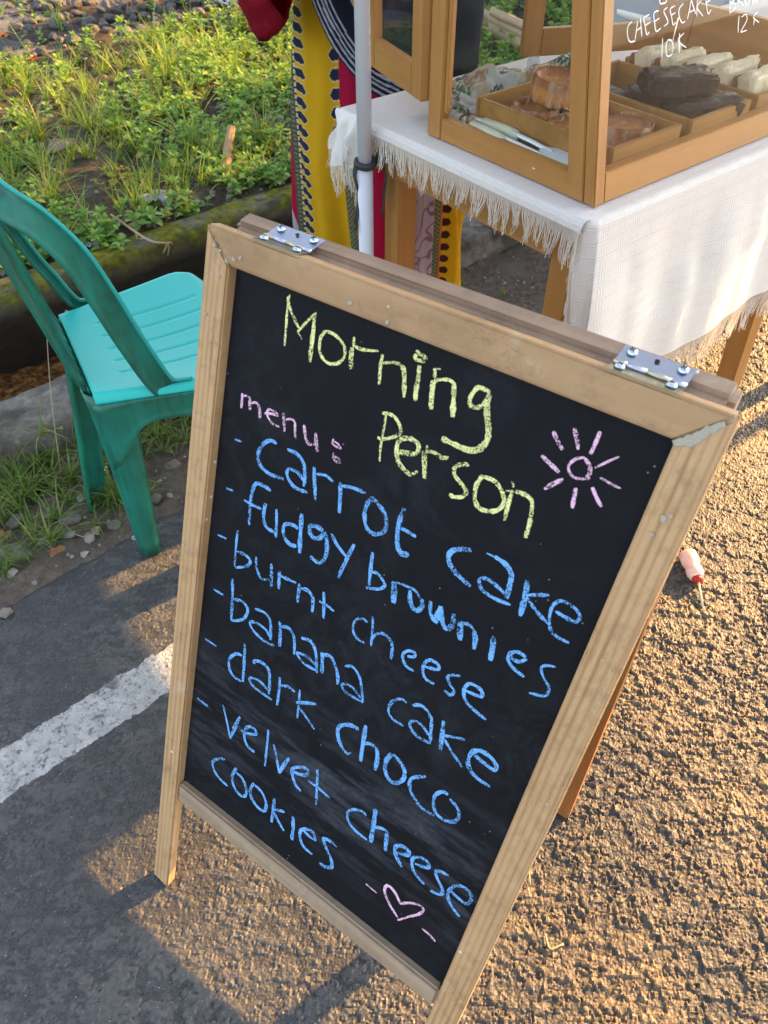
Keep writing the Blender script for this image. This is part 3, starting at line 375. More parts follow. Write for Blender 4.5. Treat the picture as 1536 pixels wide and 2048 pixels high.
    def kerb(p0, p1, zt, zb, m, label, name='kerb'):
        n = 420; S = np.linspace(-3.2, 6.5, n)
        prof = [(p0, zb), (p0, zb * .5 + zt * .5), (p0 + .002, zt - .015), (p0 + .008, zt), (p0 * .6 + p1 * .4, zt + .002), (p0 * .3 + p1 * .7, zt), (p1 - .008, zt), (p1 - .002, zt - .015), (p1, zb * .5 + zt * .5), (p1, zb)]
        Pm = np.zeros((len(prof), n, 3))
        for j, (pp, zz) in enumerate(prof):
            w1 = (fbm(S * 6 + j * .2, S * 0 + j * .2, 5) - .5) * .010 + (fbm(S * 40, S * 0 + j * .4, 9) - .5) * .007; w2 = (fbm(S * 9, S * 0 + j * .5, 15) - .5) * .012
            q = pp + w1; Pm[j, :, 0] = S * D[0] + q * NP[0]; Pm[j, :, 1] = S * D[1] + q * NP[1]; Pm[j, :, 2] = zz + w2
        return link(name, grid_mesh(name, Pm), m, kind='structure', label=label)
    kerb(P_K0, P_K1, Z_K, -.6, conc('concrete_grey', False), 'low weathered grey concrete kerb between the road shoulder and the drain')
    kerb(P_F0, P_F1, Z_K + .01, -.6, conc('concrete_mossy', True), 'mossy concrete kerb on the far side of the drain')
    S, Pp = np.meshgrid(np.linspace(-3.2, 6.5, 300), np.linspace(P_K1 - .03, P_F0 + .03, 26))
    X = S * D[0] + Pp * NP[0]; Y = S * D[1] + Pp * NP[1]
    Z = -.15 + (fbm(X * 7, Y * 7, 44) - .5) * .09 + (fbm(X * 40, Y * 40, 4) - .5) * .03
    t = NT('drain_litter'); v = t.coord()
    c = t.ramp(t.noise(v, 34, 6, .75), [(.38, (.02, .010, .004)), (.52, (.14, .062, .016)), (.68, (.50, .26, .07))])
    link('drain_bed', grid_mesh('drain_bed', np.stack([X, Y, Z], -1)), t.fin(t.pbsdf(c, .8, t.bump(t.noise(v, 90, 5, .8), 1, .01), .2)), kind='structure', label='brown leaf litter lying in the open drain')
    # bank
    S, Pp = np.meshgrid(np.linspace(-4.5, 7, 460), np.concatenate([np.linspace(P_F1 - .02, 6.2, 190), np.linspace(6.3, 60, 60)]))
    X = S * D[0] + Pp * NP[0]; Y = S * D[1] + Pp * NP[1]
    k = np.clip((Pp - 6) / 10, 0, 1); S2 = S * (1 + k * 12); X = S2 * D[0] + Pp * NP[0]; Y = S2 * D[1] + Pp * NP[1]
    Z = np.where(Pp < 6.2, bank_z(X, Y), .075 + .05 * 3.8)
    link('grassy_bank', grid_mesh('grassy_bank', np.stack([X, Y, Z], -1)), soil, kind='structure', label='sloping earth bank beyond the drain')
build_ground()

# ------------------------------------------------------------------ materials of the things
M_BOARD_V = wood('pine_upright', (.58, .375, .19), (.36, .195, .085), 'Z', ring=85, specks=.9, stain=.25)
M_BOARD_H = wood('pine_rail', (.49, .315, .165), (.34, .20, .09), 'X', ring=30, specks=1.0, stain=.4, ringamt=.3)
M_BOARD_LOW = wood('pine_low_rail', (.44, .34, .24), (.30, .21, .13), 'X', ring=55, specks=.3, stain=.4, ringamt=.3)
M_BOARD_BACK = wood('weathered_rail', (.46, .33, .23), (.25, .15, .09), 'X', ring=60, specks=1.0, stain=.6)
M_BACK_V = wood('orange_back_upright', (.42, .19, .055), (.30, .12, .035), 'Z', ring=40, stain=.2, ringamt=.3)  # deeper orange wood for the rear uprights and bottom rail
M_CASE_H = wood('varnished_case_x', (.46, .225, .060), (.35, .155, .036), 'X', ring=38, stain=.18, rough=.42, gloss=.5, ringamt=.3)
M_CASE_Y = wood('varnished_case_y', (.46, .225, .060), (.35, .155, .036), 'Y', ring=38, stain=.18, rough=.42, gloss=.5, ringamt=.3)
M_CASE_V = wood('varnished_case_z', (.47, .23, .065), (.36, .16, .040), 'Z', ring=34, stain=.2, rough=.42, gloss=.5, ringamt=.3)
M_LEG = wood('varnished_leg', (.43, .20, .05), (.36, .155, .036), 'Z', ring=30, stain=.2, rough=.45, gloss=.4, ringamt=.3)
M_TRAY = wood('tray_wood', (.40, .205, .055), (.29, .14, .034), 'X', ring=45, stain=.15, rough=.5, ringamt=.3)

def chalkboard_mat():
    t = NT('chalkboard'); v = t.coord()
    st = t.coord((14, 3, 3)); 
    tc = t.a('ShaderNodeTexCoord'); mp = t.a('ShaderNodeMapping', {'Vector': tc.outputs['Object'], 'Rotation': (0, R(12), 0), 'Scale': (4, 1, 22)})
    n = t.noise(v, 22, 6, .7, 1.2); f = t.noise(v, 160, 4, .7); big = t.noise(v, 4.5, 3, .5, .5); stre = t.noise(mp.outputs[0], 1.6, 5, .65)
    sm = t.math('MULTIPLY', t.ramp(n, [(.42, K(0)), (.75, K(1))]), t.ramp(big, [(.42, K(.10)), (.68, K(1))]))
    sz = t.a('ShaderNodeSeparateXYZ', {0: t.coord()}).outputs[2]
    band = t.ramp(sz, [(.27, K(0)), (.36, K(1)), (.44, K(1)), (.54, K(0))])
    sm2 = t.math('MULTIPLY', t.math('MULTIPLY', t.ramp(stre, [(.46, K(0)), (.66, K(1))]), band), .9)
    sm = t.math('ADD', t.math('MULTIPLY', sm, .38), sm2, clamp=True)
    sm = t.math('MULTIPLY', sm, t.ramp(f, [(.3, K(.35)), (.7, K(1))]))
    c = t.mix(sm, (.0060, .0070, .0095), (.075, .085, .11))
    dots = t.a('ShaderNodeTexVoronoi', {'Vector': v, 'Scale': 70.0}).outputs['Distance']
    dm = t.math('MULTIPLY', t.ramp(dots, [(.035, K(1)), (.06, K(0))]), t.ramp(t.noise(v, 25, 1), [(.56, K(0)), (.6, K(.8))]))
    c = t.mix(dm, c, (.35, .36, .33))
    return t.fin(t.pbsdf(c, t.ramp(n, [(.3, K(.58)), (.7, K(.75))]), t.bump(f, .25, .0003), .14))
M_CB = chalkboard_mat()
def chalk_mat(name, col):
    t = NT(name); v = t.coord()
    g = t.noise(v, 950, 2, .6); l = t.noise(v, 60, 2)
    a = t.math('GREATER_THAN', t.math('ADD', g, t.math('MULTIPLY', t.math('SUBTRACT', l, .5), .42)), .450)
    c = t.mix(t.noise(v, 300, 2), col, tuple(min(1, x * 1.25 + .05) for x in col))
    p = t.pbsdf(c, 1.0, None, .0)
    tr = t.a('ShaderNodeBsdfTransparent'); mx = t.a('ShaderNodeMixShader'); t.put(mx.inputs[0], a)
    t.l.new(tr.outputs[0], mx.inputs[1]); t.l.new(p.outputs[0], mx.inputs[2]); return t.fin(mx)
M_CHALK = {'yellow': chalk_mat('chalk_yellow', (.70, .72, .30)), 'blue': chalk_mat('chalk_blue', (.14, .38, .80)), 'pink': chalk_mat('chalk_pink', (.72, .45, .62))}
M_MARK = plain('white_marker_ink', (.8, .8, .8), .5)
M_STEEL = plain('zinc_steel', (.60, .64, .78), .32, Metallic=1.0, nscale=200)
M_BRASSY = plain('zinc_yellowed', (.62, .58, .46), .35, Metallic=1.0, nscale=200)
M_SCREW = plain('screw_steel', (.62, .74, .85), .22, Metallic=1.0, nscale=200)
M_DARK = plain('dark_hole', (.01, .01, .01), .9)
M_PAINT = plain('white_filler', (.46, .42, .34), .8, nscale=90, bump=.8, bdist=.002)
def glass_mat(name, tint=(1, 1, 1), ior=1.45, rough=.02, haze=0.004):
    t = NT(name); lw = t.a('ShaderNodeLayerWeight', {'Blend': .5}); fr_ = t.math('ADD', t.math('MULTIPLY', t.math('POWER', lw.outputs['Facing'], 4.5), .6), .012); tr = t.a('ShaderNodeBsdfTransparent', {'Color': tint}); gl = t.a('ShaderNodeBsdfGlossy', {'Roughness': rough})
    mx = t.a('ShaderNodeMixShader', {0: fr_}); t.l.new(tr.outputs[0], mx.inputs[1]); t.l.new(gl.outputs[0], mx.inputs[2])
    df = t.a('ShaderNodeBsdfDiffuse', {'Color': (.8, .8, .8, 1)}); m2 = t.a('ShaderNodeMixShader', {0: haze}); t.l.new(mx.outputs[0], m2.inputs[1]); t.l.new(df.outputs[0], m2.inputs[2])
    return t.fin(m2)
M_GLASS = glass_mat('window_glass', (.97, .975, .965))

# ------------------------------------------------------------------ chalkboard stand
def ribbon(bm, pts2, w, place, rng_):
    """hand drawn stroke: pts2 2D (mm), width mm -> flat ribbon via place(x,y)"""
    P = catmull([(a, b, 0) for a, b in pts2], 5)
    n = len(P)
    if n < 2: return
    L = []; Rr = []
    for i, p in enumerate(P):
        d = P[min(i + 1, n - 1)] - P[max(i - 1, 0)]
        if d.length < 1e-6: d = Vector((1, 0, 0))
        d.normalize(); nn = Vector((-d.y, d.x, 0)); e = min(i, n - 1 - i)
        pr_ = .86 + .30 * mnoise.noise(Vector((i * .33, pts2[0][0] * .37, w))); ww = w * .5 * pr_ * (.62 if e == 0 else (.9 if e == 1 else 1)) * (1 + rng_.uniform(-.10, .10))
        L.append(bm.verts.new(place(*(p + nn * ww).xy))); Rr.append(bm.verts.new(place(*(p - nn * ww * (1 + rng_.uniform(-.08, .08))).xy)))
    for i in range(n - 1): bm.faces.new((L[i], L[i + 1], Rr[i + 1], Rr[i]))

BG = Vector((-.3629, .4121, 0)); BR = Vector((.8139, -.5810, 0)).normalized(); BT = R(20)
NH = Vector((-BR.y, BR.x, 0)); BUP = NH * math.sin(BT) + Vector((0, 0, 1)) * math.cos(BT); BAW = BUP.cross(BR)
BM4 = Matrix((( BR.x, BAW.x, BUP.x, BG.x), (BR.y, BAW.y, BUP.y, BG.y), (BR.z, BAW.z, BUP.z, BG.z), (0, 0, 0, 1)))
board = empty('chalkboard_stand', mat=BM4, label='wooden A-frame chalkboard with a handwritten cake menu standing on the road', cat='sandwich board')
WB = .4985; HB = .989; TH = .0165; SW = .0315
def stile_poly(x0, x1):
    return [(x0, .006), (x1, .003), (x1, HB - .0005), (x0, HB - .0005)]
def mitred(name, pts, y0, y1, m, parent, bevel=.0018, **kw):
    bm = bmesh.new(); prism(bm, pts, y0, y1); return bobj(name, bm, m, parent, bevel, **kw)
tn = math.tan(BT)
def foot_stile(name, x0, x1, mitre_left, parent, m):
    bm = bmesh.new()
    z0 = .002
    top = [(x0, HB), (x1, HB - SW)] if mitre_left else [(x0, HB - SW), (x1, HB)]
    f = [bm.verts.new((x0, 0, z0 + .004)), bm.verts.new((x1, 0, z0)), bm.verts.new((top[1][0], 0, top[1][1])), bm.verts.new((top[0][0], 0, top[0][1]))]
    b = [bm.verts.new((x0, TH, z0 + TH * tn)), bm.verts.new((x1, TH, z0 + TH * tn)), bm.verts.new((top[1][0], TH, top[1][1])), bm.verts.new((top[0][0], TH, top[0][1]))]
    bm.faces.new(f); bm.faces.new(b[::-1])
    for i in range(4): bm.faces.new((f[i], b[i], b[(i + 1) % 4], f[(i + 1) % 4]))
    return bobj(name, bm, m, parent, .002)
ft = foot_stile('upright', 0, SW, True, board, M_BOARD_V); fr_ = foot_stile('upright', WB - .033, WB, False, board, M_BOARD_V)
mitred('top_rail', [(0.0004, HB), (WB - .0004, HB), (WB - .033, HB - SW + .0004), (SW, HB - SW + .0004)], -.0006, TH + .0005, M_BOARD_H, board, .0025)
mitred('bottom_rail', [(SW + .0003, .2045), (WB - .0333, .2045), (WB - .0333, .2385), (SW + .0003, .2385)], .002, TH - .001, M_BOARD_LOW, board, .003)
cb = boxo('chalkboard_panel', (SW - .004, WB - .030, .0125, .0165, .215, HB - SW + .005), M_CB, board, 0)
for word, (colr, strokes) in CHALK.items():
    bm = bmesh.new(); kk = 0
    for w, pts in strokes:
        kk += 1; off = .0125 - .0003 - kk * .00002
        ribbon(bm, pts, w * 1.02, lambda x, y, o=off: Vector((x * .001, o, y * .001)), random)
    me = bpy.data.meshes.new('chalk_writing'); bm.to_mesh(me); bm.free()
    nm = 'chalk_drawing' if word in ('sun', 'heart') else 'chalk_word'
    lab = {'sun': 'pink chalk sun with nine rays', 'heart': 'pink chalk heart between two dashes', 'cake_lower': 'blue chalk word cake beside banana', 'cheese_lower': 'blue chalk word cheese after velvet', 'cheese': 'blue chalk word cheese after burnt', 'cake': 'blue chalk word cake beside carrot'}.get(word, f'{colr} chalk word {word}')
    link(nm, me, M_CHALK[colr], cb, label=lab)
# filler smear on the right hand mitre, paint chips
bm = bmesh.new()
sm = [(.463, .957), (.467, .9605), (.469, .9612), (.4715, .9655), (.474, .9662), (.4765, .9702), (.4785, .9716), (.481, .9765), (.4838, .9775), (.4872, .9815), (.491, .984), (.4935, .981), (.4912, .9785), (.4895, .9742), (.4862, .9730), (.4852, .9682), (.4825, .9655), (.4818, .9612), (.4788, .9590), (.4765, .9560), (.4722, .9566), (.470, .9545), (.466, .953)]
A = [bm.verts.new((x, -.0012, z)) for x, z in [(.478 + (a - .478) * .85, .968 + (b - .968) * .85) for a, b in sm]]; B = [bm.verts.new((x + (x - .478) * .12, -.0004, z + (z - .968) * .12)) for x, z in [(.478 + (a - .478) * .85, .968 + (b - .968) * .85) for a, b in sm]]
bm.faces.new(A)
for i in range(len(A)): bm.faces.new((A[i], B[i], B[(i + 1) % len(A)], A[(i + 1) % len(A)]))
bobj('filler_patch', bm, M_PAINT, board, 0, label='white filler smeared over the top right corner joint')
for i, (x, z, r) in enumerate([(.013, .972, .0022), (.021, .969, .0016), (.039, .966, .0024), (.047, .969, .002), (.030, .962, .0022), (.010, .905, .0016), (.175, .967, .0024), (.215, .963, .0022), (.012, .50, .0018), (.0065, .63, .0016), (.480, .90, .003), (.484, .905, .002), (.477, .885, .002), (.022, .945, .0016)]):
    bm = bmesh.new(); n = 9; a = [bm.verts.new((x + r * random.uniform(.6, 1.1) * math.cos(k * 2 * math.pi / n), -.0015 - (.0004 if i < 9 else 0), z + r * random.uniform(.6, 1.2) * math.sin(k * 2 * math.pi / n))) for k in range(n)]
    a2 = [bm.verts.new((v.co.x, .0005, v.co.z)) for v in a]
    bm.faces.new(a)
    for k in range(n): bm.faces.new((a[k], a2[k], a2[(k + 1) % n], a[(k + 1) % n]))
    bobj('paint_chip', bm, M_PAINT, board, 0)
# rear frame, hinged at the top
back_tilt = R(6.2)
top_pt = BM4 @ Vector((0, TH + .004, HB + .002))
bup = -NH * math.sin(back_tilt) + Vector((0, 0, 1)) * math.cos(back_tilt); baw = bup.cross(BR)
Hb = top_pt.z / math.cos(back_tilt) + .004
b0 = top_pt - bup * (Hb - .0)
MB = Matrix(((BR.x, baw.x, bup.x, b0.x), (BR.y, baw.y, bup.y, b0.y), (BR.z, baw.z, bup.z, b0.z), (0, 0, 0, 1)))
MBl = BM4.inverted() @ MB
def bk(name, x0, x1, y0, y1, z0, z1, m, bev=.002):
    o = boxo(name, (x0, x1, y0, y1, z0, z1), m, None, bev); o.parent = board; o.matrix_basis = MBl; return o
X0 = .012; X1 = .4905
bk('rear_upright', X0, X0 + .031, .0, .021, .003, Hb - .036, M_BACK_V); bk('rear_upright', X1 - .031, X1, .0, .021, .003, Hb - .036, M_BACK_V)
o = bk('rear_top_rail', X0, X1, 0, .026, Hb - .035, Hb + .002, M_BOARD_BACK, .006)
bk('rear_bottom_rail', X0 + .0315, X1 - .0315, .001, .020, .20, .235, M_BACK_V)
bk('rear_panel', X0 + .028, X1 - .028, .010, .014, .215, Hb - .034, M_CB, 0)
# hinges
def hinge(x0):
    h = bpy.data.objects.new('hinge', None); COL.objects.link(h); h.parent = board
    h.matrix_basis = Matrix.Translation((x0, .0, HB)); W_ = .055
    def strip(name, prof, m):
        bm = bmesh.new()
        A = [bm.verts.new((0, y, z)) for y, z in prof]; B = [bm.verts.new((W_, y, z)) for y, z in prof]
        for i in range(len(prof) - 1): bm.faces.new((A[i], A[i + 1], B[i + 1], B[i]))
        g = bmesh.ops.solidify(bm, geom=bm.faces[:], thickness=.0011)
        return bobj(name, bm, m, h, 0)
    strip('front_leaf', [(-.0004, .0006), (.0004, .0013), (.0145, .0018)], M_BRASSY)
    strip('rear_leaf', [(.0190, .0042), (.0215, .0054), (.0365, .0124)], M_STEEL)
    for a, b, m_ in ((.0, .010, M_BRASSY), (.026, .044, M_BRASSY), (.0105, .0255, M_STEEL), (.0445, .055, M_STEEL)):
        bm = bmesh.new(); tube(bm, [(a, .0168, .0030), (b, .0168, .0030)], .0021, 10); bobj('knuckle', bm, m_, h, 0, True)
    for x, y, z, tl in ((.008, .0070, .0024, 0), (.047, .0070, .0024, 0), (.008, .0295, .0100, 25), (.047, .0295, .0100, 25)):
        TM = Matrix.Translation((x, y, z)) @ Matrix.Rotation(R(tl), 4, 'X')
        bm = bmesh.new(); lathe(bm, [(.0041, 0), (.0040, .0008), (.0032, .0022), (.0016, .0030), (.0002, .0032)], 18, TM)
        bobj('screw', bm, M_SCREW, h, 0, True)
        bm = bmesh.new()
        for k in (0, 1):
            Mx = TM @ Matrix.Translation((0, 0, .0031)) @ Matrix.Rotation(.6 + k * math.pi / 2, 4, 'Z'); box(bm, -.0024, .0024, -.0004, .0004, -.0003 + k * .00002, .0003 + k * .00003, Mx)
        bobj('screw_slot', bm, M_DARK, h, 0)
    bm = bmesh.new(); lathe(bm, [(.0019, 0), (.0019, .0004), (.0001, .00045)], 14, Matrix.Translation((.0275, .0295, .0102)) @ Matrix.Rotation(R(25), 4, 'X')); bobj('screw_hole', bm, M_DARK, h, 0)
hinge(.057); hinge(.401)

# ------------------------------------------------------------------ stall: table, cloth, display case
T = .80
C0 = Vector((.2846, 1.0097, 0)); E_ = Vector((.7839, .6209, 0)); G_ = Vector((-.6209, .7839, 0))
def STM(z=0.0, e=0.0, g=0.0, rot=0.0):
    o = C0 + E_ * e + G_ * g
    M = Matrix(((E_.x, G_.x, 0, o.x), (E_.y, G_.y, 0, o.y), (0, 0, 1, z), (0, 0, 0, 1)))
    return M @ Matrix.Rotation(rot, 4, 'Z')
table = empty('stall_table', mat=STM(0), label='varnished wooden stall table under the white fringed cloth', cat='table')
e0, e1, g0, g1 = -.022, 1.46, -.022, .51
boxo('tabletop', (e0, e1, g0, g1, T - .024, T - .006), M_CASE_H, table)
def leg(x, y, dx=0, dy=0, w=.042):
    bm = bmesh.new(); vs = box(bm, x - w / 2, x + w / 2, y - w / 2, y + w / 2, 0, T - .025)
    for v in vs:
        if v.co.z < .1: v.co.x += dx; v.co.y += dy
    bobj('leg', bm, M_LEG, table, .002)
leg(.012, .030); leg(.012, .425); leg(.602, .020, .06, -.02); leg(.60, .475, .05, .02); leg(1.42, .02); leg(1.42, .475)
boxo('apron', (e0 + .003, e0 + .022, .052, .404, T - .085, T - .0245), M_CASE_Y, table); boxo('apron', (.034, 1.40, g0 + .003, g0 + .022, T - .085, T - .0245), M_CASE_H, table)
boxo('apron', (e0 + .003, e0 + .022, .4465, .505, T - .085, T - .0245), M_CASE_Y, table)
boxo('apron', (.034, 1.40, .485, .505, T - .085, T - .0245), M_CASE_H, table)

def cloth_mat():
    t = NT('woven_cotton'); tc = t.a('ShaderNodeTexCoord'); uv = tc.outputs['UV']
    sx = t.a('ShaderNodeSeparateXYZ', {0: uv}); u = sx.outputs[0]; v = sx.outputs[1]
    def saw(x, per): return t.math('FRACT', t.math('DIVIDE', x, per))
    # grouped ribs: horizontal bundles broken by vertical bundles
    cu = t.math('FRACT', t.math('DIVIDE', u, .034)); cv = t.math('FRACT', t.math('DIVIDE', v, .021))
    chk = t.math('MODULO', t.math('ADD', t.math('FLOOR', t.math('DIVIDE', u, .034)), t.math('FLOOR', t.math('DIVIDE', v, .021))), 2)
    hr = t.math('SINE', t.math('MULTIPLY', v, 2 * math.pi / .0042)); hs = t.math('SINE', t.math('MULTIPLY', u, 2 * math.pi / .0026))
    vr = t.math('SINE', t.math('MULTIPLY', u, 2 * math.pi / .0048)); vs = t.math('SINE', t.math('MULTIPLY', v, 2 * math.pi / .0030))
    hA = t.math('MULTIPLY', t.math('LESS_THAN', cv, .42), t.math('ADD', hr, t.math('MULTIPLY', hs, .35)))
    hB = t.math('MULTIPLY', t.math('GREATER_THAN', cu, .62), t.math('ADD', vr, t.math('MULTIPLY', vs, .35)))
    hB = t.math('MULTIPLY', hB, t.math('GREATER_THAN', cv, .42))
    hgt = t.math('ADD', hA, t.math('MULTIPLY', hB, .8))
    n = t.noise(t.coord(), 500, 3); nb = t.noise(t.coord(), 12, 4)
    hgt = t.math('ADD', hgt, t.math('MULTIPLY', n, .7))
    c = t.mix(t.ramp(hgt, [(.0, K(1)), (.6, K(0))]), (.90, .88, .84), (.87, .845, .80))
    c = t.mix(t.ramp(nb, [(.4, K(0)), (.8, K(.2))]), c, (.70, .66, .58))
    b = t.bump(hgt, .42, .0008); b = t.bump(t.noise(t.coord(), 260, 4, .7), .5, .0012, b)
    p = t.pbsdf(c, .9, b, .1); tr = t.a('ShaderNodeBsdfTranslucent', {'Color': (.85, .78, .66, 1), 'Normal': b})
    mx = t.a('ShaderNodeMixShader', {0: .28}); t.l.new(p.outputs[0], mx.inputs[1]); t.l.new(tr.outputs[0], mx.inputs[2]); return t.fin(mx)
M_CLOTH = cloth_mat()
def thread_mat():
    t = NT('cotton_thread'); p = t.pbsdf((.86, .83, .76), .9, None, .1); tr = t.a('ShaderNodeBsdfTranslucent', {'Color': (.85, .76, .6, 1)})
    mx = t.a('ShaderNodeMixShader', {0: .3}); t.l.new(p.outputs[0], mx.inputs[1]); t.l.new(tr.outputs[0], mx.inputs[2]); return t.fin(mx)
M_THREAD = thread_mat()
cloth = empty('tablecloth', mat=STM(0), label='white woven tablecloth with fringed edges draped over the stall table', cat='tablecloth')
EL = -.034; GF = -.034      # left and front fold lines
def hem_front(u): return .283 + .006 * math.sin(u * 9)
def cloth_pt(u, v):
    """u: along e (negative beyond the fold), v: 0 at back edge, grows to the front, past the fold it drops"""
    V0 = .60
    gy = .535 - v; zt = T - .002
    wob = (fbm(np.array(u * 9.), np.array(v * 9.), 3, 3) - .5)
    wf = float(wob)
    if gy > GF + .012:
        if u > EL: return Vector((u, gy, zt + max(0, .0006 * wf)))
        d = EL - u; return Vector((EL - .006 * min(1, d / .01) - d * .12, gy, zt - min(d, .004) * .5 - max(0, d - .004) * .97 + .0))
    drop = max(0.0, (GF + .012) - gy); a = min(drop / .016, 1) * math.pi / 2
    if drop < .016: oy = GF + .012 - math.sin(a) * .0105; oz = zt - (1 - math.cos(a)) * .0105
    else: oy = GF + .0015; oz = zt - .0105 - (drop - .016)
    fall = max(0, drop - .02)
    fold = math.sin(u * 19 + 1.2 + fall * 2.5) * .0055 + math.sin(u * 61 + 2 - fall * 4) * .0022 + wf * .010
    flare = fall * .07
    k = min(1, fall / .12)
    if u > EL + .01: return Vector((u + k * .006 * math.sin(u * 40), oy - flare - (fold * k + .004 * k), oz))
    d = EL + .01 - u; r = d
    return Vector((EL + .008 - .010 * min(1, d / .015) + fall * .06 - k * .004 * math.sin(fall * 30), oy + r * .9 - flare * .6, oz - .001))
nu, nv = 250, 200
us = np.concatenate([np.linspace(-.052, -.020, 12), np.linspace(-.017, 1.50, nu - 12)])
P = np.zeros((nv, nu, 3)); UV = np.zeros((nv, nu, 2))
for i, u in enumerate(us):
    vm = .535 - GF + hem_front(u)
    for j in range(nv):
        v = vm * j / (nv - 1); uu = u
        P[j, i] = cloth_pt(uu, v); UV[j, i] = (u, v)
me = grid_mesh('cloth', P); set_uv(me, UV.reshape(-1, 2)); link('cloth', me, M_CLOTH, cloth)
# fringes
def strand(V, F, p, L, r, drift, curl, ph):
    n = 7; base = len(V)
    for i in range(n + 1):
        t = i / n
        q = p + Vector((drift.x * t * t + curl * math.sin(ph + t * 7) * .0016 * t, drift.y * t * t + curl * math.cos(ph * 1.7 + t * 6) * .0016 * t, -L * t))
        for k in range(3):
            a = 2 * math.pi * k / 3 + t; V.append((q.x + r * math.cos(a), q.y + r * math.sin(a), q.z))
        if i:
            b = base + (i - 1) * 3
            for k in range(3): F.append((b + k, b + (k + 1) % 3, b + 3 + (k + 1) % 3, b + 3 + k))
def fringe(pts, Lf, step=.0014, tuft=.011, sp=.6):
    V = []; F = []; acc = 0; tcx = None
    for i in range(len(pts) - 1):
        a, b = pts[i], pts[i + 1]; ln = (b - a).length; n = max(1, int(ln / step))
        for k in range(n):
            p = a.lerp(b, k / n); acc += ln / n
            wacc = acc + .004 * math.sin(acc * 130) + .003 * math.sin(acc * 57); ti = int(wacc / tuft); tc = (ti + .5) * tuft - wacc
            d = (b - a).normalized(); random.seed(ti * 3 + 1); tw = random.uniform(-.010, .010); tl = random.uniform(.62, 1.25); out = random.uniform(-.006, .006); gather = random.uniform(.0, .75)
            random.seed(i * 991 + k * 7 + int(acc * 1e4)); 
            drift = d * (tc * gather + tw + random.gauss(0, .0014)) + Vector((0, 0, 0)) + d.cross(Vector((0, 0, 1))) * (out + random.gauss(0, .0018))
            strand(V, F, p, Lf(i / len(pts)) * tl * random.uniform(.85, 1.05), .00042, drift, random.uniform(.3, 1.6), random.uniform(0, 6))
    random.seed(11)
    return mesh_np('fringe', V, F)
left_edge = [Vector(P[j, 0]) for j in range(0, nv, 3)]
link('fringe', fringe(left_edge, lambda t: .050 if t < .62 else .046), M_THREAD, cloth, kind='stuff')
bot = [Vector(P[-1, i]) for i in range(1, nu, 3)]
link('fringe', fringe(bot, lambda t: .060, step=.0018), M_THREAD, cloth, kind='stuff')
# back-left corner of the cloth hanging in a bunch beside the white pole
bm = bmesh.new(); cols = []
n1, n2 = 26, 30; grid = []
for i in range(n1):
    row = []
    for j in range(n2):
        a = i / (n1 - 1); b = j / (n2 - 1)
        gx = .455 + a * .082; fold = .012 * math.sin(a * 15) * min(1, b * 2)
        x = EL - .003 - .012 * math.sin(min(1, b * 1.6) * math.pi / 2) + fold * .7 - .008 * b; y = gx + b * .01 * math.sin(a * 8); z = T - .003 - .072 * b ** 1.2 - .014 * math.sin(a * 9 + 1) * b; x += .007 * math.sin(a * 31 + b * 5) * b; y += .006 * math.sin(b * 9 + a * 7)
        row.append(bm.verts.new((x, y, z)))
    grid.append(row)
for i in range(n1 - 1):
    for j in range(n2 - 1): bm.faces.new((grid[i][j], grid[i + 1][j], grid[i + 1][j + 1], grid[i][j + 1]))
low = [grid[i][-1].co.copy() for i in range(n1)]
bobj('cloth_corner', bm, M_CLOTH, cloth, 0, True)
link('fringe', fringe(low, lambda t: .045), M_THREAD, cloth, kind='stuff')
# ------------------------------------------------------------------ display case
case = empty('display_case', mat=STM(T), label='glass fronted wooden display case of cakes with white prices lettered on the glass', cat='display case')
CE = .64; CG = .345; CH = .40; LN = math.tan(R(11)); RH = .038; PW = .030
def leaned(name, dims, m, parent=case, bev=.0012, **kw):
    bm = bmesh.new(); vs = box(bm, *dims)
    for v in vs: v.co.y += v.co.z * LN
    return bobj(name, bm, m, parent, bev, **kw)
# front face frame (leans back), one deep corner bead
leaned('front_rail', (PW * .72, CE - PW, 0, .018, 0, RH), M_CASE_H); leaned('front_rail', (PW * .72, CE - PW, 0, .018, CH - RH, CH), M_CASE_H)
leaned('front_post', (.0005, PW * .70, -.0004, .0185, 0, CH), M_CASE_V); leaned('front_post', (CE - PW, CE, -.0004, .0185, 0, CH), M_CASE_V)
leaned('corner_bead', (-.0035, .0045, -.004, .005, .0, CH), M_CASE_V, bev=.002)
# left side frame
def side(name, y0, y1, z0, z1, m, x0=-.0005, x1=.0175, lean0=False, lean1=False):
    bm = bmesh.new(); vs = box(bm, x0, x1, y0, y1, z0, z1)
    for v in vs:
        if (lean0 and v.co.y < (y0 + y1) / 2) or (lean1 and v.co.y > (y0 + y1) / 2): v.co.y += v.co.z * LN
    return bobj(name, bm, m, case, .0012)
side('side_rail', .0215, CG - PW - .0005, .0, RH - .007, M_CASE_Y, lean0=True); side('side_rail', .0215, CG - PW - .0005, CH - RH, CH, M_CASE_Y, lean0=True)
side('side_post', .0188, .0188 + PW * .95, .0006, CH - .0005, M_CASE_V, x0=-.0015, lean0=True, lean1=True)
side('side_post', CG - PW, CG, 0, CH, M_CASE_V, x0=-.0015)
side('side_post_bead', CG - PW - .008, CG - PW, RH, CH - RH, M_CASE_V, x0=.004, x1=.013)
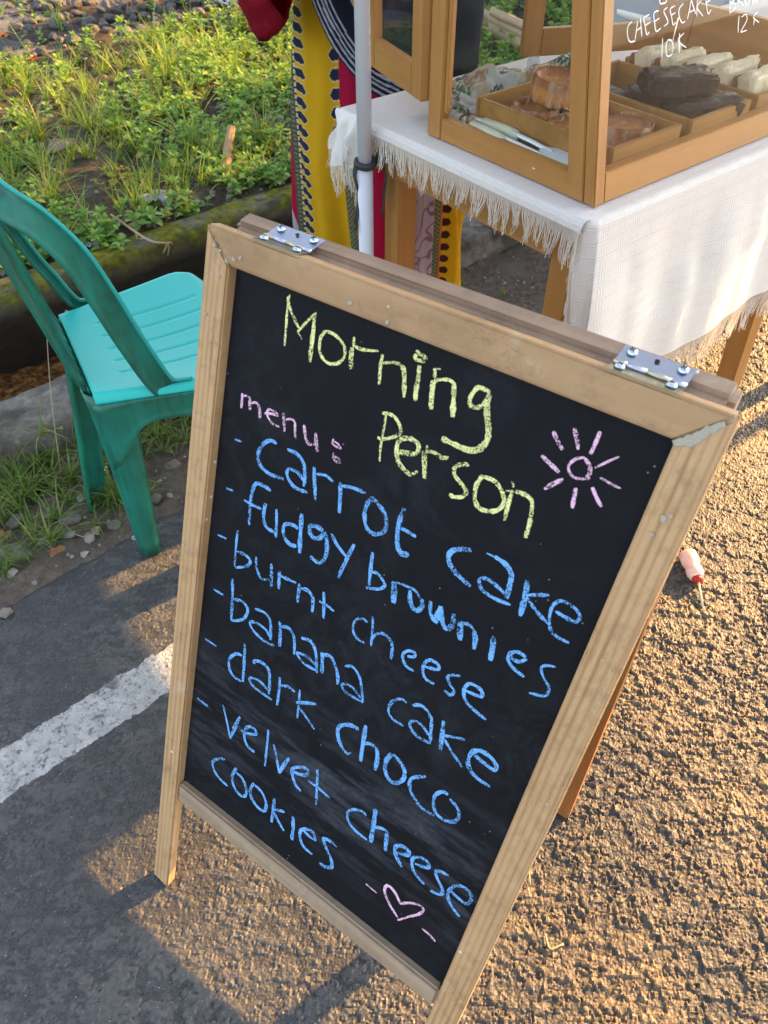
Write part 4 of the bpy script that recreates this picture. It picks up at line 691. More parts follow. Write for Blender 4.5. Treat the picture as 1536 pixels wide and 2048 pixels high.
# right side: solid lower board and frame
boxo('end_board', (CE - .016, CE - .001, .045, CG - .032, .0, .10), M_CASE_Y, case); boxo('end_post', (CE - .018, CE, CG - PW, CG, 0, CH), M_CASE_V, case)
boxo('base_board', (.0176, CE - .017, .0188, CG - .001, .001, .009), M_CASE_H, case)
bm = bmesh.new(); vs = box(bm, 0, CE, .0, CG, CH + .0005, CH + .014)
for v in vs:
    if v.co.y < .1: v.co.y += v.co.z * LN - .004
bobj('roof_board', bm, M_CASE_H, case, .002)
boxo('back_rail', (.02, CE - .02, CG - .016, CG, CH - RH, CH), M_CASE_H, case)
gf = leaned('front_glass', (PW * .66, CE - PW + .003, .007, .010, RH - .004, CH - RH + .004), M_GLASS, bev=0)
bm = bmesh.new(); vs = box(bm, .007, .010, .045, CG - PW + .002, RH - .010, CH - RH + .004)
for v in vs:
    if v.co.y < .1: v.co.y += v.co.z * LN
bobj('side_glass', bm, M_GLASS, case, 0)
# white lettering on the front glass
SA, CA = math.sin(R(11)), math.cos(R(11))
for word, strokes in GLASS_TEXT.items():
    bm = bmesh.new(); kk = 0
    for pts in strokes:
        kk += 1
        ribbon(bm, pts, 2.0, lambda x, y, k=kk: Vector((x * .001, y * .001 * SA + (.0069 - .0005 - k * .00003) , y * .001 * CA)), random)
    me = bpy.data.meshes.new('glass_lettering'); bm.to_mesh(me); bm.free(); link('glass_lettering', me, M_MARK, case, label='white hand lettering ' + word)
# two rear doors standing open
def door(a, b, z0, h, lab):
    a = Vector((a[0], a[1], z0)); b = Vector((b[0], b[1], z0)); d = (b - a); L = d.length; ang = math.atan2(d.y, d.x)
    dr = bpy.data.objects.new('door', None); COL.objects.link(dr); dr.parent = case; dr['label'] = lab
    dr.matrix_basis = Matrix.Translation(a) @ Matrix.Rotation(ang, 4, 'Z')
    w = .036
    boxo('door_stile', (0, w, -.008, .008, 0, h), M_CASE_V, dr); boxo('door_stile', (L - w, L, -.008, .008, 0, h), M_CASE_V, dr)
    boxo('door_rail', (w + .0003, L - w - .0003, -.0078, .0078, 0, .045), M_CASE_H, dr); boxo('door_rail', (w + .0003, L - w - .0003, -.0078, .0078, h - .045, h), M_CASE_H, dr)
    boxo('door_pane', (w - .003, L - w + .003, -.0015, .0015, .042, h - .042), M_GLASS, dr, 0)
door((-.004, .350), (.052, .563), .047, .34, 'left rear door of the case swung open'); door((.624, .352), (.353, .489), .022, .35, 'right rear door of the case swung open')

# ------------------------------------------------------------------ trays and cakes (stand in the case)
def tray(e, g, w, d, h, label, liner=None):
    tr = empty('wooden_tray', mat=STM(T + .0095, e, g), label=label, cat='tray', group='wooden trays in the display case'); th = .008
    boxo('tray_side', (0, w, 0, th, 0, h), M_TRAY, tr); boxo('tray_side', (0, w, d - th, d, 0, h), M_TRAY, tr)
    boxo('tray_side', (0, th, th + .0003, d - th - .0003, 0, h - .0004), M_TRAY, tr); boxo('tray_side', (w - th, w, th + .0003, d - th - .0003, 0, h - .0004), M_TRAY, tr)
    boxo('tray_floor', (th, w - th, th, d - th, .001, .005), M_TRAY, tr, 0)
    if liner:
        bm = bmesh.new(); n = 18; gr = []
        for i in range(n):
            gr.append([bm.verts.new((th + .002 + (w - 2 * th - .004) * i / (n - 1), th + .003 + (d - 2 * th - .006) * j / (n - 1), .0062 + .010 * max(0, fbm(np.array(i * .6), np.array(j * .6), 8) - .35) + (.012 if j in (0, n - 1) or i in (0, n - 1) else 0))) for j in range(n)])
        for i in range(n - 1):
            for j in range(n - 1): bm.faces.new((gr[i][j], gr[i + 1][j], gr[i + 1][j + 1], gr[i][j + 1]))
        bobj('paper_liner', bm, liner, tr, 0, True)
    return tr
M_PAPER = plain('tray_paper', (.62, .58, .62), .6)
tray(.056, .026, .152, .272, .046, 'wooden tray of burnt cheesecakes, nearest the left glass', M_PAPER)
tray(.230, .024, .150, .262, .046, 'wooden tray of dark brownies in the middle of the case')
tray(.402, .026, .150, .262, .046, 'wooden tray of iced white cake slices at the right of the case')
def cake_mat():
    t = NT('burnt_cheesecake'); v = t.coord()
    gz = t.a('ShaderNodeSeparateXYZ', {0: v}).outputs[2]
    top = t.ramp(t.math('ADD', gz, t.math('MULTIPLY', t.noise(v, 60, 3), .016)), [(.006, (.62, .34, .12)), (.026, (.58, .28, .075)), (.038, (.22, .075, .02))])
    st = t.noise(t.coord((150, 150, 14)), 1, 3, .6)
    c = t.mix(t.ramp(st, [(.58, K(0)), (.66, K(.5))]), top, (.66, .46, .28))
    return t.fin(t.pbsdf(c, .42, t.bump(t.noise(v, 110, 6, .7), .9, .003), .5))
M_CAKE = cake_mat()
def cheesecake(e, g, z, label, tilt=0.0, r=.036):
    c = empty('burnt_cheesecake', mat=STM(T + z, e, g) @ Matrix.Rotation(tilt, 4, 'X') @ Matrix.Rotation(e * 40, 4, 'Z'), label=label, cat='cheesecake', group='burnt cheesecakes in the tray')
    bm = bmesh.new(); w = lambda a, zz: .02 * math.sin(11 * a) + .016 * math.sin(5 * a + 1)
    lathe(bm, [(r * .80, 0), (r * .95, .002), (r * 1.0, .012), (r * 1.02, .026), (r * .985, .0335), (r * .90, .0345), (r * .80, .030), (r * .60, .0235), (r * .3, .0215), (.0005, .021)], 44, None, w); bobj('cake_body', bm, M_CAKE, c, 0, True)
    bm = bmesh.new(); n = 44; lo = []; hi = []
    for k in range(n):
        a = 2 * math.pi * k / n; rr = r * 1.045 + .001 * math.sin(9 * a); hh = .0345 + .0022 * abs(math.sin(5.5 * a)) + random.uniform(0, .001)
        lo.append(bm.verts.new((rr * .99 * math.cos(a), rr * .99 * math.sin(a), .0015))); hi.append(bm.verts.new((rr * 1.03 * math.cos(a), rr * 1.03 * math.sin(a), hh)))
    for k in range(n): bm.faces.new((lo[k], lo[(k + 1) % n], hi[(k + 1) % n], hi[k]))
    bobj('paper_cup', bm, M_CUP, c, 0, True); return c
def cup_mat():
    t = NT('greaseproof_cup'); v = t.coord((60, 60, 8)); a = t.ramp(t.noise(v, 1, 3), [(.45, K(.04)), (.60, K(.50))])
    tr = t.a('ShaderNodeBsdfTransparent', {'Color': (.95, .85, .72, 1)}); p = t.pbsdf((.66, .50, .36), .3, None, .5); mx = t.a('ShaderNodeMixShader', {0: a})
    t.l.new(tr.outputs[0], mx.inputs[1]); t.l.new(p.outputs[0], mx.inputs[2]); return t.fin(mx)
M_CUP = cup_mat()
cheesecake(.150, .080, .022, 'burnt cheesecake alone at the front right corner of the tray', r=.035)
cheesecake(.102, .215, .021, 'burnt cheesecake under another at the back of the tray')
cheesecake(.128, .205, .060, 'burnt cheesecake lying on top of two others', .12)
cheesecake(.160, .170, .017, 'burnt cheesecake behind the corner post of the case', .1)
cheesecake(.100, .140, .017, 'burnt cheesecake in the middle of the tray beside the post', -.1)
def brown_mat():
    t = NT('brownie'); v = t.coord(); n = t.noise(v, 45, 6, .7, 1.5)
    c = t.ramp(n, [(.38, (.006, .0035, .003)), (.6, (.016, .009, .007)), (.78, (.05, .032, .024))])
    return t.fin(t.pbsdf(c, t.ramp(n, [(.42, K(.32)), (.58, K(.75))]), t.bump(n, 1.0, .006), .35))
M_BROWN = brown_mat()
def lump(name, w, d, h, m, mat, seed=0, amp=.003, n=(14, 10, 5), parent=None, **kw):
    bm = bmesh.new(); box(bm, -w / 2, w / 2, -d / 2, d / 2, 0, h); bmesh.ops.subdivide_edges(bm, edges=bm.edges[:], cuts=5, use_grid_fill=True)
    bmesh.ops.bevel(bm, geom=[e for e in bm.edges if len(e.link_faces) == 2 and e.calc_face_angle(0) > 1], offset=min(w, d, h) * .16, segments=2, affect='EDGES')
    for v in bm.verts:
        q = v.co * 60 + Vector((seed * 7.3, seed, 0)); v.co += Vector((mnoise.noise(q), mnoise.noise(q + Vector((9, 0, 0))), mnoise.noise(q + Vector((0, 9, 0))))) * amp
    return bobj(name, bm, m, parent, 0, True, mat=mat, **kw)
GB = 'dark brownies in the middle tray'
for i, (e, g, z, ro, w, d, h, lb) in enumerate([(.310, .062, .016, -.36, .128, .046, .046, 'dark brownie bar at the front of its tray'), (.300, .128, .016, -.55, .124, .048, .047, 'dark brownie bar behind the front one, under the top bar'),
        (.292, .104, .063, -.45, .105, .062, .030, 'cracked dark brownie bar lying on top of the others'), (.262, .215, .017, -.2, .060, .085, .030, 'flat dark brownie by the left rim at the back of the tray')]):
    lump('brownie', w, d, h, M_BROWN, STM(T + z, e, g, ro), i + 3, .005, label=lb, cat='brownie', group=GB)
t_ = NT('iced_cake'); v_ = t_.coord(); n_ = t_.noise(v_, 38, 5, .6, .8)
M_ICED = t_.fin(t_.pbsdf(t_.ramp(n_, [(.3, (.44, .37, .20)), (.52, (.66, .58, .40)), (.66, (.62, .50, .30)), (.74, (.26, .10, .04))]), .5, t_.bump(n_, .8, .003), .4))
M_CRUMB = plain('brown_crumb', (.22, .075, .028), .8, nscale=120, bump=.8, bdist=.002)
for i in range(5):
    Ms = STM(T + .016, .440 + i * .006, .245 - i * .046, .35) @ Matrix.Rotation(R(68), 4, 'Z') @ Matrix.Rotation(R(12), 4, 'Y')
    sl_ = empty('cake_slice', mat=Ms, group='iced cake slices in the right tray', cat='cake slice', label='iced cream cake slice, ' + ['rearmost', 'second from the back', 'middle one', 'second from the front', 'frontmost'][i] + ' of the row in the right tray')
    o = lump('icing', .027, .098, .058, M_ICED, None, i + 20, .005, parent=sl_); o.matrix_basis = Matrix.Translation((-.007, 0, 0))
    o = lump('crumb', .013, .092, .053, M_CRUMB, None, i + 40, .004, parent=sl_); o.matrix_basis = Matrix.Translation((.011, 0, 0))
# tongs
tg = empty('serving_tongs', mat=STM(T + .014, .038, .305) @ Matrix.Rotation(R(-92), 4, 'Z'), label='steel serving tongs with cream grips and pale blue nylon heads lying in the case', cat='tongs')
M_CREAM = plain('cream_grip', (.55, .57, .42), .35, .5); M_NYL = plain('pale_nylon', (.58, .66, .72), .4, .5, nscale=80)
for sgn, nm in ((-1, 'a'), (1, 'b')):
    bm = bmesh.new(); pts = [Vector((.012, sgn * .004, .010)), Vector((.06, sgn * .010, .010)), Vector((.13, sgn * .012, .009)), Vector((.185, sgn * .010, .007))]
    cp = catmull(pts, 5); 
    for i in range(len(cp) - 1):
        a, b = cp[i], cp[i + 1]; w = .010
        q = [bm.verts.new(a + Vector((0, 0, w))), bm.verts.new(b + Vector((0, 0, w))), bm.verts.new(b - Vector((0, 0, w * .7))), bm.verts.new(a - Vector((0, 0, w * .7)))]; bm.faces.new(q)
    bmesh.ops.remove_doubles(bm, verts=bm.verts[:], dist=1e-5); bmesh.ops.solidify(bm, geom=bm.faces[:], thickness=.0012); bobj('tong_arm', bm, plain('tong_steel', (.55, .56, .56), .3, Metallic=1.0), tg, 0, True)
    bm = bmesh.new(); tube(bm, [(.028, sgn * .0095, .012), (.036, sgn * .012, .012), (.085, sgn * .0145, .012), (.105, sgn * .0150, .011), (.112, sgn * .0145, .011)], [.004, .0085, .0095, .009, .005], 12, flat=1.0, up=(0, 0, 1)); bobj('grip', bm, M_CREAM, tg, 0, True)
    bm = bmesh.new(); n = 26; ring = []
    for k in range(n):
        a = -math.pi / 2 + math.pi * k / (n - 1); rr = 1 + .07 * math.sin(a * 11)
        ring.append((.190 + .060 * max(0, math.cos(a)) * rr, sgn * .007 + .024 * math.sin(a) * rr))
    prism(bm, ring + [(.165, sgn * .010 + .008), (.165, sgn * .010 - .008)], .001 + (.010 if sgn > 0 else 0), .0045 + (.010 if sgn > 0 else 0), 'Z'); bobj('tong_head', bm, M_NYL, tg, .001)
bm = bmesh.new(); tube(bm, [(0, 0, .010), (.006, 0, .010), (.014, 0, .010)], [.004, .007, .005], 12); bobj('tong_hinge', bm, plain('hinge_grip', (.5, .52, .4), .3), tg, 0, True)
bm = bmesh.new(); lathe(bm, [(.010, 0), (.0105, .001), (.008, .002), (.0002, .0022)], 20); bobj('coin_lid', bm, plain('bronze_lid', (.22, .15, .09), .35, Metallic=.7), None, 0, True, mat=STM(T + .0095, .036, .262), label='small round bronze lid beside the tongs', cat='lid')
# patterned packaging bag, crumpled at the back of the case
nx, ny = 90, 60; gx, gy = np.meshgrid(np.linspace(0, .30, nx), np.linspace(0, .105, ny))
cr = fbm(gx * 34, gy * 34, 3, 4); Z = .006 + .034 * np.exp(-((gy - .065 - .02 * np.sin(gx * 20)) / .034) ** 2) * (.5 + .8 * vnoise(gx * 14, gy * 6, 5)) + (cr - .5) * .026 + .007 * np.abs(np.sin(gx * 60 + gy * 90))
Pb = np.stack([gx + (cr - .5) * .012, gy + (fbm(gx * 40, gy * 40, 8) - .5) * .016, np.maximum(Z, .0015)], -1)
me = grid_mesh('bag', Pb); d1, r1 = worley(gx / .021 + cr * 1.2, gy / .021 + cr, 6); d2, r2 = worley(gx / .03 + 4, gy / .03, 8)
cb_ = np.ones((ny, nx, 3)) * np.array([.44, .46, .42]); leaf = (np.abs(np.sin(d1 * 9 + r1 * 6)) > .35) & (r1 > .28)
for k, (lo, hi, c) in enumerate([(.28, .55, (.055, .085, .05)), (.55, .72, (.12, .16, .09)), (.72, .86, (.34, .20, .09)), (.86, 1.1, (.50, .40, .24))]): cb_[leaf & (r1 >= lo) & (r1 < hi)] = c
set_col(me, cb_.reshape(-1, 3))
def print_mat(name, rough=.8, spec=.2, trans=0.0, clear=0.0, bumps=(300, .3, .0006), sheen=0):
    t = NT(name); a = t.a('ShaderNodeAttribute', attribute_name='print'); v = t.coord()
    c = t.mix(t.math('MULTIPLY', t.noise(v, 18, 4), .35), a.outputs['Color'], t.mix(1.0, a.outputs['Color'], (.62, .6, .6), 'MULTIPLY'))
    p = t.pbsdf(c, rough, t.bump(t.noise(v, bumps[0], 3), bumps[1], bumps[2]), spec)
    if trans:
        tr = t.a('ShaderNodeBsdfTranslucent'); t.l.new(c, tr.inputs['Color']); mx = t.a('ShaderNodeMixShader', {0: trans}); t.l.new(p.outputs[0], mx.inputs[1]); t.l.new(tr.outputs[0], mx.inputs[2]); return t.fin(mx)
    return t.fin(p)
link('plastic_bag', me, print_mat('printed_film', .12, .6, .15), None, True, mat=STM(T + .0098, .030, .322) @ Matrix.Rotation(R(-6), 4, 'Z'), label='crumpled glossy plastic bag printed with green and brown leaves behind the cakes', cat='plastic bag')
bm = bmesh.new(); lathe(bm, [(.011, 0), (.012, .002), (.012, .020), (.009, .023), (.009, .027), (.0005, .027)], 20); bobj('glass_jar', bm, glass_mat('jar_glass', (.8, .84, .86), haze=.12), None, 0, True, mat=STM(T, .36, .46), label='small clear glass jar on the tablecloth behind the case', cat='jar')

# ------------------------------------------------------------------ white pole with its tie
pole = empty('canopy_pole', mat=STM(0, -.062, .432), label='white plastic pole tied to the corner of the stall table', cat='pole')
M_PVC = plain('white_pvc', (.66, .68, .74), .4, .5, var=.12, nscale=9, bump=.1)
bm = bmesh.new(); tube(bm, [(.0, .0, .0), (0, 0, .735)], .0135, 24); bobj('lower_tube', bm, M_PVC, pole, 0, True)
bm = bmesh.new(); tube(bm, [(0, 0, .70), (0.0, 0, 2.3)], .0122, 24); bobj('upper_tube', bm, M_PVC, pole, 0, True)
M_STRAP = plain('black_inner_tube', (.035, .037, .042), .6, .4, nscale=60)
tie = empty('rubber_tie', mat=STM(.742, -.062, .432), label='black rubber strip knotted round the white pole and table rail', cat='strap')
bm = bmesh.new(); pts = [Vector((math.cos(a) * .0155, math.sin(a) * .0155, .002 * math.sin(a))) for a in np.linspace(.4, 2 * math.pi - .2, 22)]; tube(bm, [Vector((.048, -.014, .004))] + pts + [Vector((.02, -.004, 0)), Vector((.05, .002, -.006))], .0042, 8, flat=1.5, up=(0, 0, 1)); bobj('wrap', bm, M_STRAP, tie, 0, True)
for k, (x, y) in enumerate(((.026, -.018), (.030, -.012), (-.012, .012), (-.016, .004))):
    bm = bmesh.new(); tube(bm, catmull([(x * .7, y, .004), (x * 1.1, y * 1.2, -.02), (x * .9 + .004, y, -.055), (x - .003, y * 1.1, -.085 - .01 * k)], 4), [.0035 - .00007 * i for i in range(13)], 6, flat=.5); bobj('strap_end', bm, M_STRAP, tie, 0, True)

# ------------------------------------------------------------------ green plastic chair
def chair_mats():
    out = []
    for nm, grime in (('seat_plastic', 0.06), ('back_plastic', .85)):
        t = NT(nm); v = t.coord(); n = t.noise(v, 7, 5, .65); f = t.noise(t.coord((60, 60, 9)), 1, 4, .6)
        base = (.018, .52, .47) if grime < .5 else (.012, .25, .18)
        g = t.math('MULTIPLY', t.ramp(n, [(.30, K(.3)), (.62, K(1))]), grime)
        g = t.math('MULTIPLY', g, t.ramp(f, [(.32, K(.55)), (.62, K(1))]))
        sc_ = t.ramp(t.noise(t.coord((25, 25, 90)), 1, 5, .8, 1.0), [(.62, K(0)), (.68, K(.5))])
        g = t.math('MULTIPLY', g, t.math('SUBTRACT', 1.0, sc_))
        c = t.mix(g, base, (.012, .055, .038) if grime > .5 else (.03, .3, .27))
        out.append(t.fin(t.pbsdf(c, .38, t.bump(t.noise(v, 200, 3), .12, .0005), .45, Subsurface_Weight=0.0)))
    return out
M_SEAT, M_BACK = chair_mats(); M_EDGE = plain('clean_edge_highlight', (.02, .36, .32), .35)  # M_EDGE: cleaner plastic with the edge highlight put into its lighter colour
CF = R(28); cF = Vector((math.cos(CF), math.sin(CF), 0)); cS = Vector((math.sin(CF), -math.cos(CF), 0))
def chair_at(loc, ang): 
    f = Vector((math.cos(ang), math.sin(ang), 0)); s = Vector((math.sin(ang), -math.cos(ang), 0))
    return Matrix(((f.x, -s.x, 0, loc[0]), (f.y, -s.y, 0, loc[1]), (0, 0, 1, 0), (0, 0, 0, 1)))
CHM = chair_at((-.545, 1.176), CF)
chair = empty('plastic_chair', mat=CHM, label='green plastic chair with a slatted back and turquoise seat, left of the chalkboard', cat='chair')
def L3(f, s, z): return Vector((f, -s, z))   # s to the near side
# seat: rounded rectangle grid with grooves, sagging, rolled rim
nf, ns = 110, 120; Pz = np.zeros((ns, nf, 3))
for i in range(nf):
    for j in range(ns):
        a = i / (nf - 1); b = j / (ns - 1) * 2 - 1
        f = -.022 + a * .305; hw = .148 + .060 * min(1, a * 1.3) - .03 * max(0, a - .82) / .18 * 1.0; 
        rc = 1 - .06 * max(0, (abs(b) - .8) / .2) * (max(0, (a - .85) / .15) + max(0, (.1 - a) / .1))
        s = b * hw; z = .450 + .006 * (b * b) - .012 * math.sin(a * math.pi) * (1 - b * b) + .004 - (.020 * max(0, (a - .90) / .10) ** 2)
        edge = max(0, (abs(b) - .95) / .05); z -= .022 * edge ** 1.5
        for gs in (-.088, -.045, -.001, .043, .086):
            if .09 < f < .24 + 0 or .03 < f <= .09: z -= .0022 * math.exp(-((s - gs * (1 + a * .18)) / .0028) ** 2) * min(1, (f - .03) / .01) * min(1, max(0, (.27 - f) / .01))
        Pz[j, i] = L3(f * rc if a > .5 else f, s, z)
me = grid_mesh('seat', Pz); o = link('seat', me, M_SEAT, chair, True)
md = o.modifiers.new('s', 'SOLIDIFY'); md.thickness = .004; md.offset = -1
def strip3(name, path, wid, m, th=.004, rib=.0, parent=chair, seg=6, lip=.0, **kw):
    """curved channel: path of (center, widthdir, normaldir), solid strip with lips"""
    bm = bmesh.new(); rows = []
    n = len(path)
    for i, (c, wd, nd) in enumerate(path):
        w = wid[i] if hasattr(wid, '__len__') else wid; row = []
        K_ = 9
        for k in range(K_):
            x = (k / (K_ - 1) * 2 - 1); q = c + wd * (x * w / 2) + nd * (lip * (abs(x) ** 4) - rib * math.exp(-(x / .22) ** 2))
            row.append(bm.verts.new(q))
        rows.append(row)
    for i in range(n - 1):
        for k in range(len(rows[0]) - 1): bm.faces.new((rows[i][k], rows[i][k + 1], rows[i + 1][k + 1], rows[i + 1][k]))
    bmesh.ops.recalc_face_normals(bm, faces=bm.faces[:]); bmesh.ops.solidify(bm, geom=bm.faces[:], thickness=th)
    return bobj(name, bm, m, parent, 0, True, **kw)
def arch(sgn):
    if sgn > 0: Q = [L3(.135, .176, .440), L3(.105, .174, .450), L3(.086, .174, .475), L3(.058, .176, .566), L3(.036, .175, .650), L3(.014, .170, .718), L3(-.018, .160, .770), L3(-.057, .140, .806), L3(-.088, .085, .842), L3(-.100, 0, .856)]
    else: Q = [L3(.060, -.186, .445), L3(.030, -.182, .450), L3(.010, -.176, .470), L3(-.010, -.174, .520), L3(-.032, -.172, .575), L3(-.054, -.166, .650), L3(-.072, -.150, .735), L3(-.085, -.120, .800), L3(-.095, -.07, .842), L3(-.100, 0, .8555)]
    P = catmull(Q, 6); out = []
    for i, p in enumerate(P):
        d = (P[min(i + 1, len(P) - 1)] - P[max(i - 1, 0)]).normalized(); t = i / (len(P) - 1)
        nd = Vector((-.15, -sgn * 1, 0)).normalized().lerp(Vector((.2, 0, 1)), max(0, t - .62) / .38).normalized()
        nd = (nd - d * nd.dot(d)).normalized(); wd = d.cross(nd).normalized(); out.append((p, wd, nd))
    return out
for sg in (1, -1):
    A = arch(sg); w = [(.052 if sg > 0 else .032) - .010 * min(1, i / 9) for i in range(len(A))]
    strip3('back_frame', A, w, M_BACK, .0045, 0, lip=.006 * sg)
    bm = bmesh.new(); tube(bm, [p + wd * (w[i] / 2) * (-1 if (wd.z + wd.x * .5) < 0 else 1) + nd * .004 * sg for i, (p, wd, nd) in enumerate(A)], .0032, 8); bobj('edge_highlight_bead', bm, M_EDGE, chair, 0, True)  # bead along the outer edge carries the painted highlight
# slatted back panel
for k, s in enumerate((-.126, -.090, -.054, -.018, .018, .054, .088)):
    pts = [L3(-.022, s, .440), L3(-.036, s, .485), L3(-.056, s * 1.02, .60), L3(-.076, s * 1.0, .71), L3(-.094, s * .95, .845 - abs(s) * .30)]
    P = catmull(pts, 5); path = []
    for i, p in enumerate(P):
        d = (P[min(i + 1, len(P) - 1)] - P[max(i - 1, 0)]).normalized(); wd = (Vector((0, 1, 0)) + Vector((.8 * s / .12, 0, 0)) * .45).normalized(); nd = d.cross(wd).normalized(); path.append((p, wd, nd))
    strip3('back_slat', path, .027, M_BACK, .006, .004, lip=.003)
P = catmull([L3(-.006, -.165, .440), L3(-.026, -.12, .432), L3(-.036, -.05, .428), L3(-.036, .03, .428), L3(-.026, .105, .432)], 5)
strip3('back_sill', [(p, Vector((0, 0, 1)), Vector((1, 0, 0))) for p in P], .034, M_BACK, .005)
# apron under the seat with the arch to the front leg
for sg in (1, -1):
    path = []; wid = []
    for k in range(21):
        a = k / 20; f = -.030 + a * .300; s = sg * (.150 + .056 * min(1, a * 1.3) - .03 * max(0, a - .8) / .2); h = .046 + .10 * math.exp(-(a / .16) ** 2) + .10 * math.exp(-((1 - a) / .13) ** 2)
        path.append((L3(f, s + sg * .002, .446 - h / 2), Vector((0, 0, 1)), Vector((0, -sg, 0)))); wid.append(h)
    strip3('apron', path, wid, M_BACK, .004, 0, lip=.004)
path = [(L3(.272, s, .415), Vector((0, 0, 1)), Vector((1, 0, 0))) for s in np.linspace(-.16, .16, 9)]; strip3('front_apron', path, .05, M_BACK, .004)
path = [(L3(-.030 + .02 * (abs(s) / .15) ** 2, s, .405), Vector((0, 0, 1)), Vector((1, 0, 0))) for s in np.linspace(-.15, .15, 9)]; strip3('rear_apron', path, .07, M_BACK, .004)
# legs: channel section tapering to a curled foot
def chleg(top, foot, out, name='leg', w0=.085, w1=.050):
    d = foot - top; bm = bmesh.new(); rows = []; n = 12; side = d.normalized().cross(out).normalized()
    for i in range(n + 1):
        t = i / n; c = top + d * t; w = w0 + (w1 - w0) * t ** .6; dep = .030 * (1 - .35 * t); row = []
        for k in range(13):
            x = k / 12 * 2 - 1; lip = max(0, (abs(x) - .55) / .45)
            q = c + side * (w / 2 * (x if abs(x) < .6 else math.copysign(.6 + .4 * math.sin(lip * math.pi / 2), x))) - out * (dep * lip ** 1.3) + out * (.006 * math.exp(-(x / .18) ** 2))
            row.append(bm.verts.new(q))
        rows.append(row)
    for i in range(n):
        for k in range(12): bm.faces.new((rows[i][k], rows[i][k + 1], rows[i + 1][k + 1], rows[i + 1][k]))
    bm.faces.new(rows[-1])
    bmesh.ops.recalc_face_normals(bm, faces=bm.faces[:]); bmesh.ops.solidify(bm, geom=bm.faces[:], thickness=.004)
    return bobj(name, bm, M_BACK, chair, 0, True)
chleg(L3(-.010, .128, .44), L3(-.020, .102, .002), Vector((-.55, -.83, 0)).normalized(), w0=.095)
chleg(L3(-.010, -.150, .44), L3(-.092, -.118, -.01), Vector((-.55, .83, 0)).normalized())
chleg(L3(.245, .180, .43), L3(.300, .205, .0), Vector((.7, -.7, 0)).normalized()); chleg(L3(.245, -.180, .43), L3(.300, -.205, .0), Vector((.7, .7, 0)).normalized())
# ------------------------------------------------------------------ the person behind the stall
def bake(o):
    dg = bpy.context.evaluated_depsgraph_get(); ev = o.evaluated_get(dg); me = bpy.data.meshes.new_from_object(ev); o.modifiers.clear(); o.data = me
    me.polygons.foreach_set('use_smooth', [True] * len(me.polygons)); return o
def skinned(name, verts, edges, radii, m, parent, root=0, sub=2, **kw):
    me = bpy.data.meshes.new(name); me.from_pydata([tuple(v) for v in verts], edges, []); me.update()
    o = link(name, me, m, parent, **kw)
    sk = o.modifiers.new('skin', 'SKIN'); sv = me.skin_vertices[0].data
    for i, r in enumerate(radii): sv[i].radius = (r, r) if not hasattr(r, '__len__') else r
    for i in range(len(verts)): sv[i].use_root = (i == root)
    ss = o.modifiers.new('sub', 'SUBSURF'); ss.levels = sub; ss.render_levels = sub
    bpy.context.view_layer.update(); bake(o)
    return o
t_ = NT('skin_tone'); v_ = t_.coord(); M_SKIN = t_.fin(t_.pbsdf(t_.mix(t_.noise(v_, 30, 3), (.40, .19, .10), (.30, .13, .065)), .5, t_.bump(t_.noise(v_, 250, 3), .15, .0006), .4))
M_HAIR = plain('black_hair', (.012, .010, .009), .45, .5, nscale=200, bump=.5)
PX0, PY0 = -.020, 1.83
person = empty('person', (PX0, PY0, 0), label='person in a yellow batik wrap and striped navy shawl standing behind the stall', cat='person')
J = {}; V = []; RD = []
def jv(n, x, y, z, r): J[n] = len(V); V.append(Vector((x, y, z))); RD.append(r); return J[n]
jv('pelvis', 0, 0, .86, (.135, .10)); jv('waist', 0, -.01, 1.0, (.115, .085)); jv('chest', 0, -.02, 1.16, (.135, .095)); jv('upper', 0, -.015, 1.27, (.11, .08)); jv('neck', 0, -.02, 1.345, .045); jv('neck2', 0, -.03, 1.39, .044)
jv('head', 0, -.045, 1.45, (.070, .080)); jv('crown', 0, -.04, 1.53, (.062, .075))
jv('shR', -.155, -.01, 1.26, .050); jv('elR', -.245, -.075, 1.00, .040); jv('foreR', -.20, -.20, .965, .034); jv('wrR', -.10, -.29, .975, .023)
jv('shL', .155, -.01, 1.26, .050); jv('elL', .235, -.13, 1.03, .040); jv('foreL', .235, -.20, 1.03, .033); jv('wrL', .225, -.25, 1.03, .022)
jv('hipR', -.085, 0, .80, .085); jv('knR', -.085, -.02, .44, .055); jv('caR', -.085, 0, .30, .048); jv('anR', -.085, .01, .075, .032); jv('toR', -.095, -.13, .035, .028)
jv('hipL', .085, 0, .80, .085); jv('knL', .085, -.02, .44, .055); jv('caL', .085, 0, .30, .048); jv('anL', .085, .01, .075, .032); jv('toL', .095, -.13, .035, .028)
E2 = [('pelvis', 'waist'), ('waist', 'chest'), ('chest', 'upper'), ('upper', 'neck'), ('neck', 'neck2'), ('neck2', 'head'), ('head', 'crown'), ('upper', 'shR'), ('shR', 'elR'), ('elR', 'foreR'), ('foreR', 'wrR'), ('upper', 'shL'), ('shL', 'elL'), ('elL', 'foreL'), ('foreL', 'wrL'),
      ('pelvis', 'hipR'), ('hipR', 'knR'), ('knR', 'caR'), ('caR', 'anR'), ('anR', 'toR'), ('pelvis', 'hipL'), ('hipL', 'knL'), ('knL', 'caL'), ('caL', 'anL'), ('anL', 'toL')]
skinned('body', V, [(J[a], J[b]) for a, b in E2], RD, M_SKIN, person)
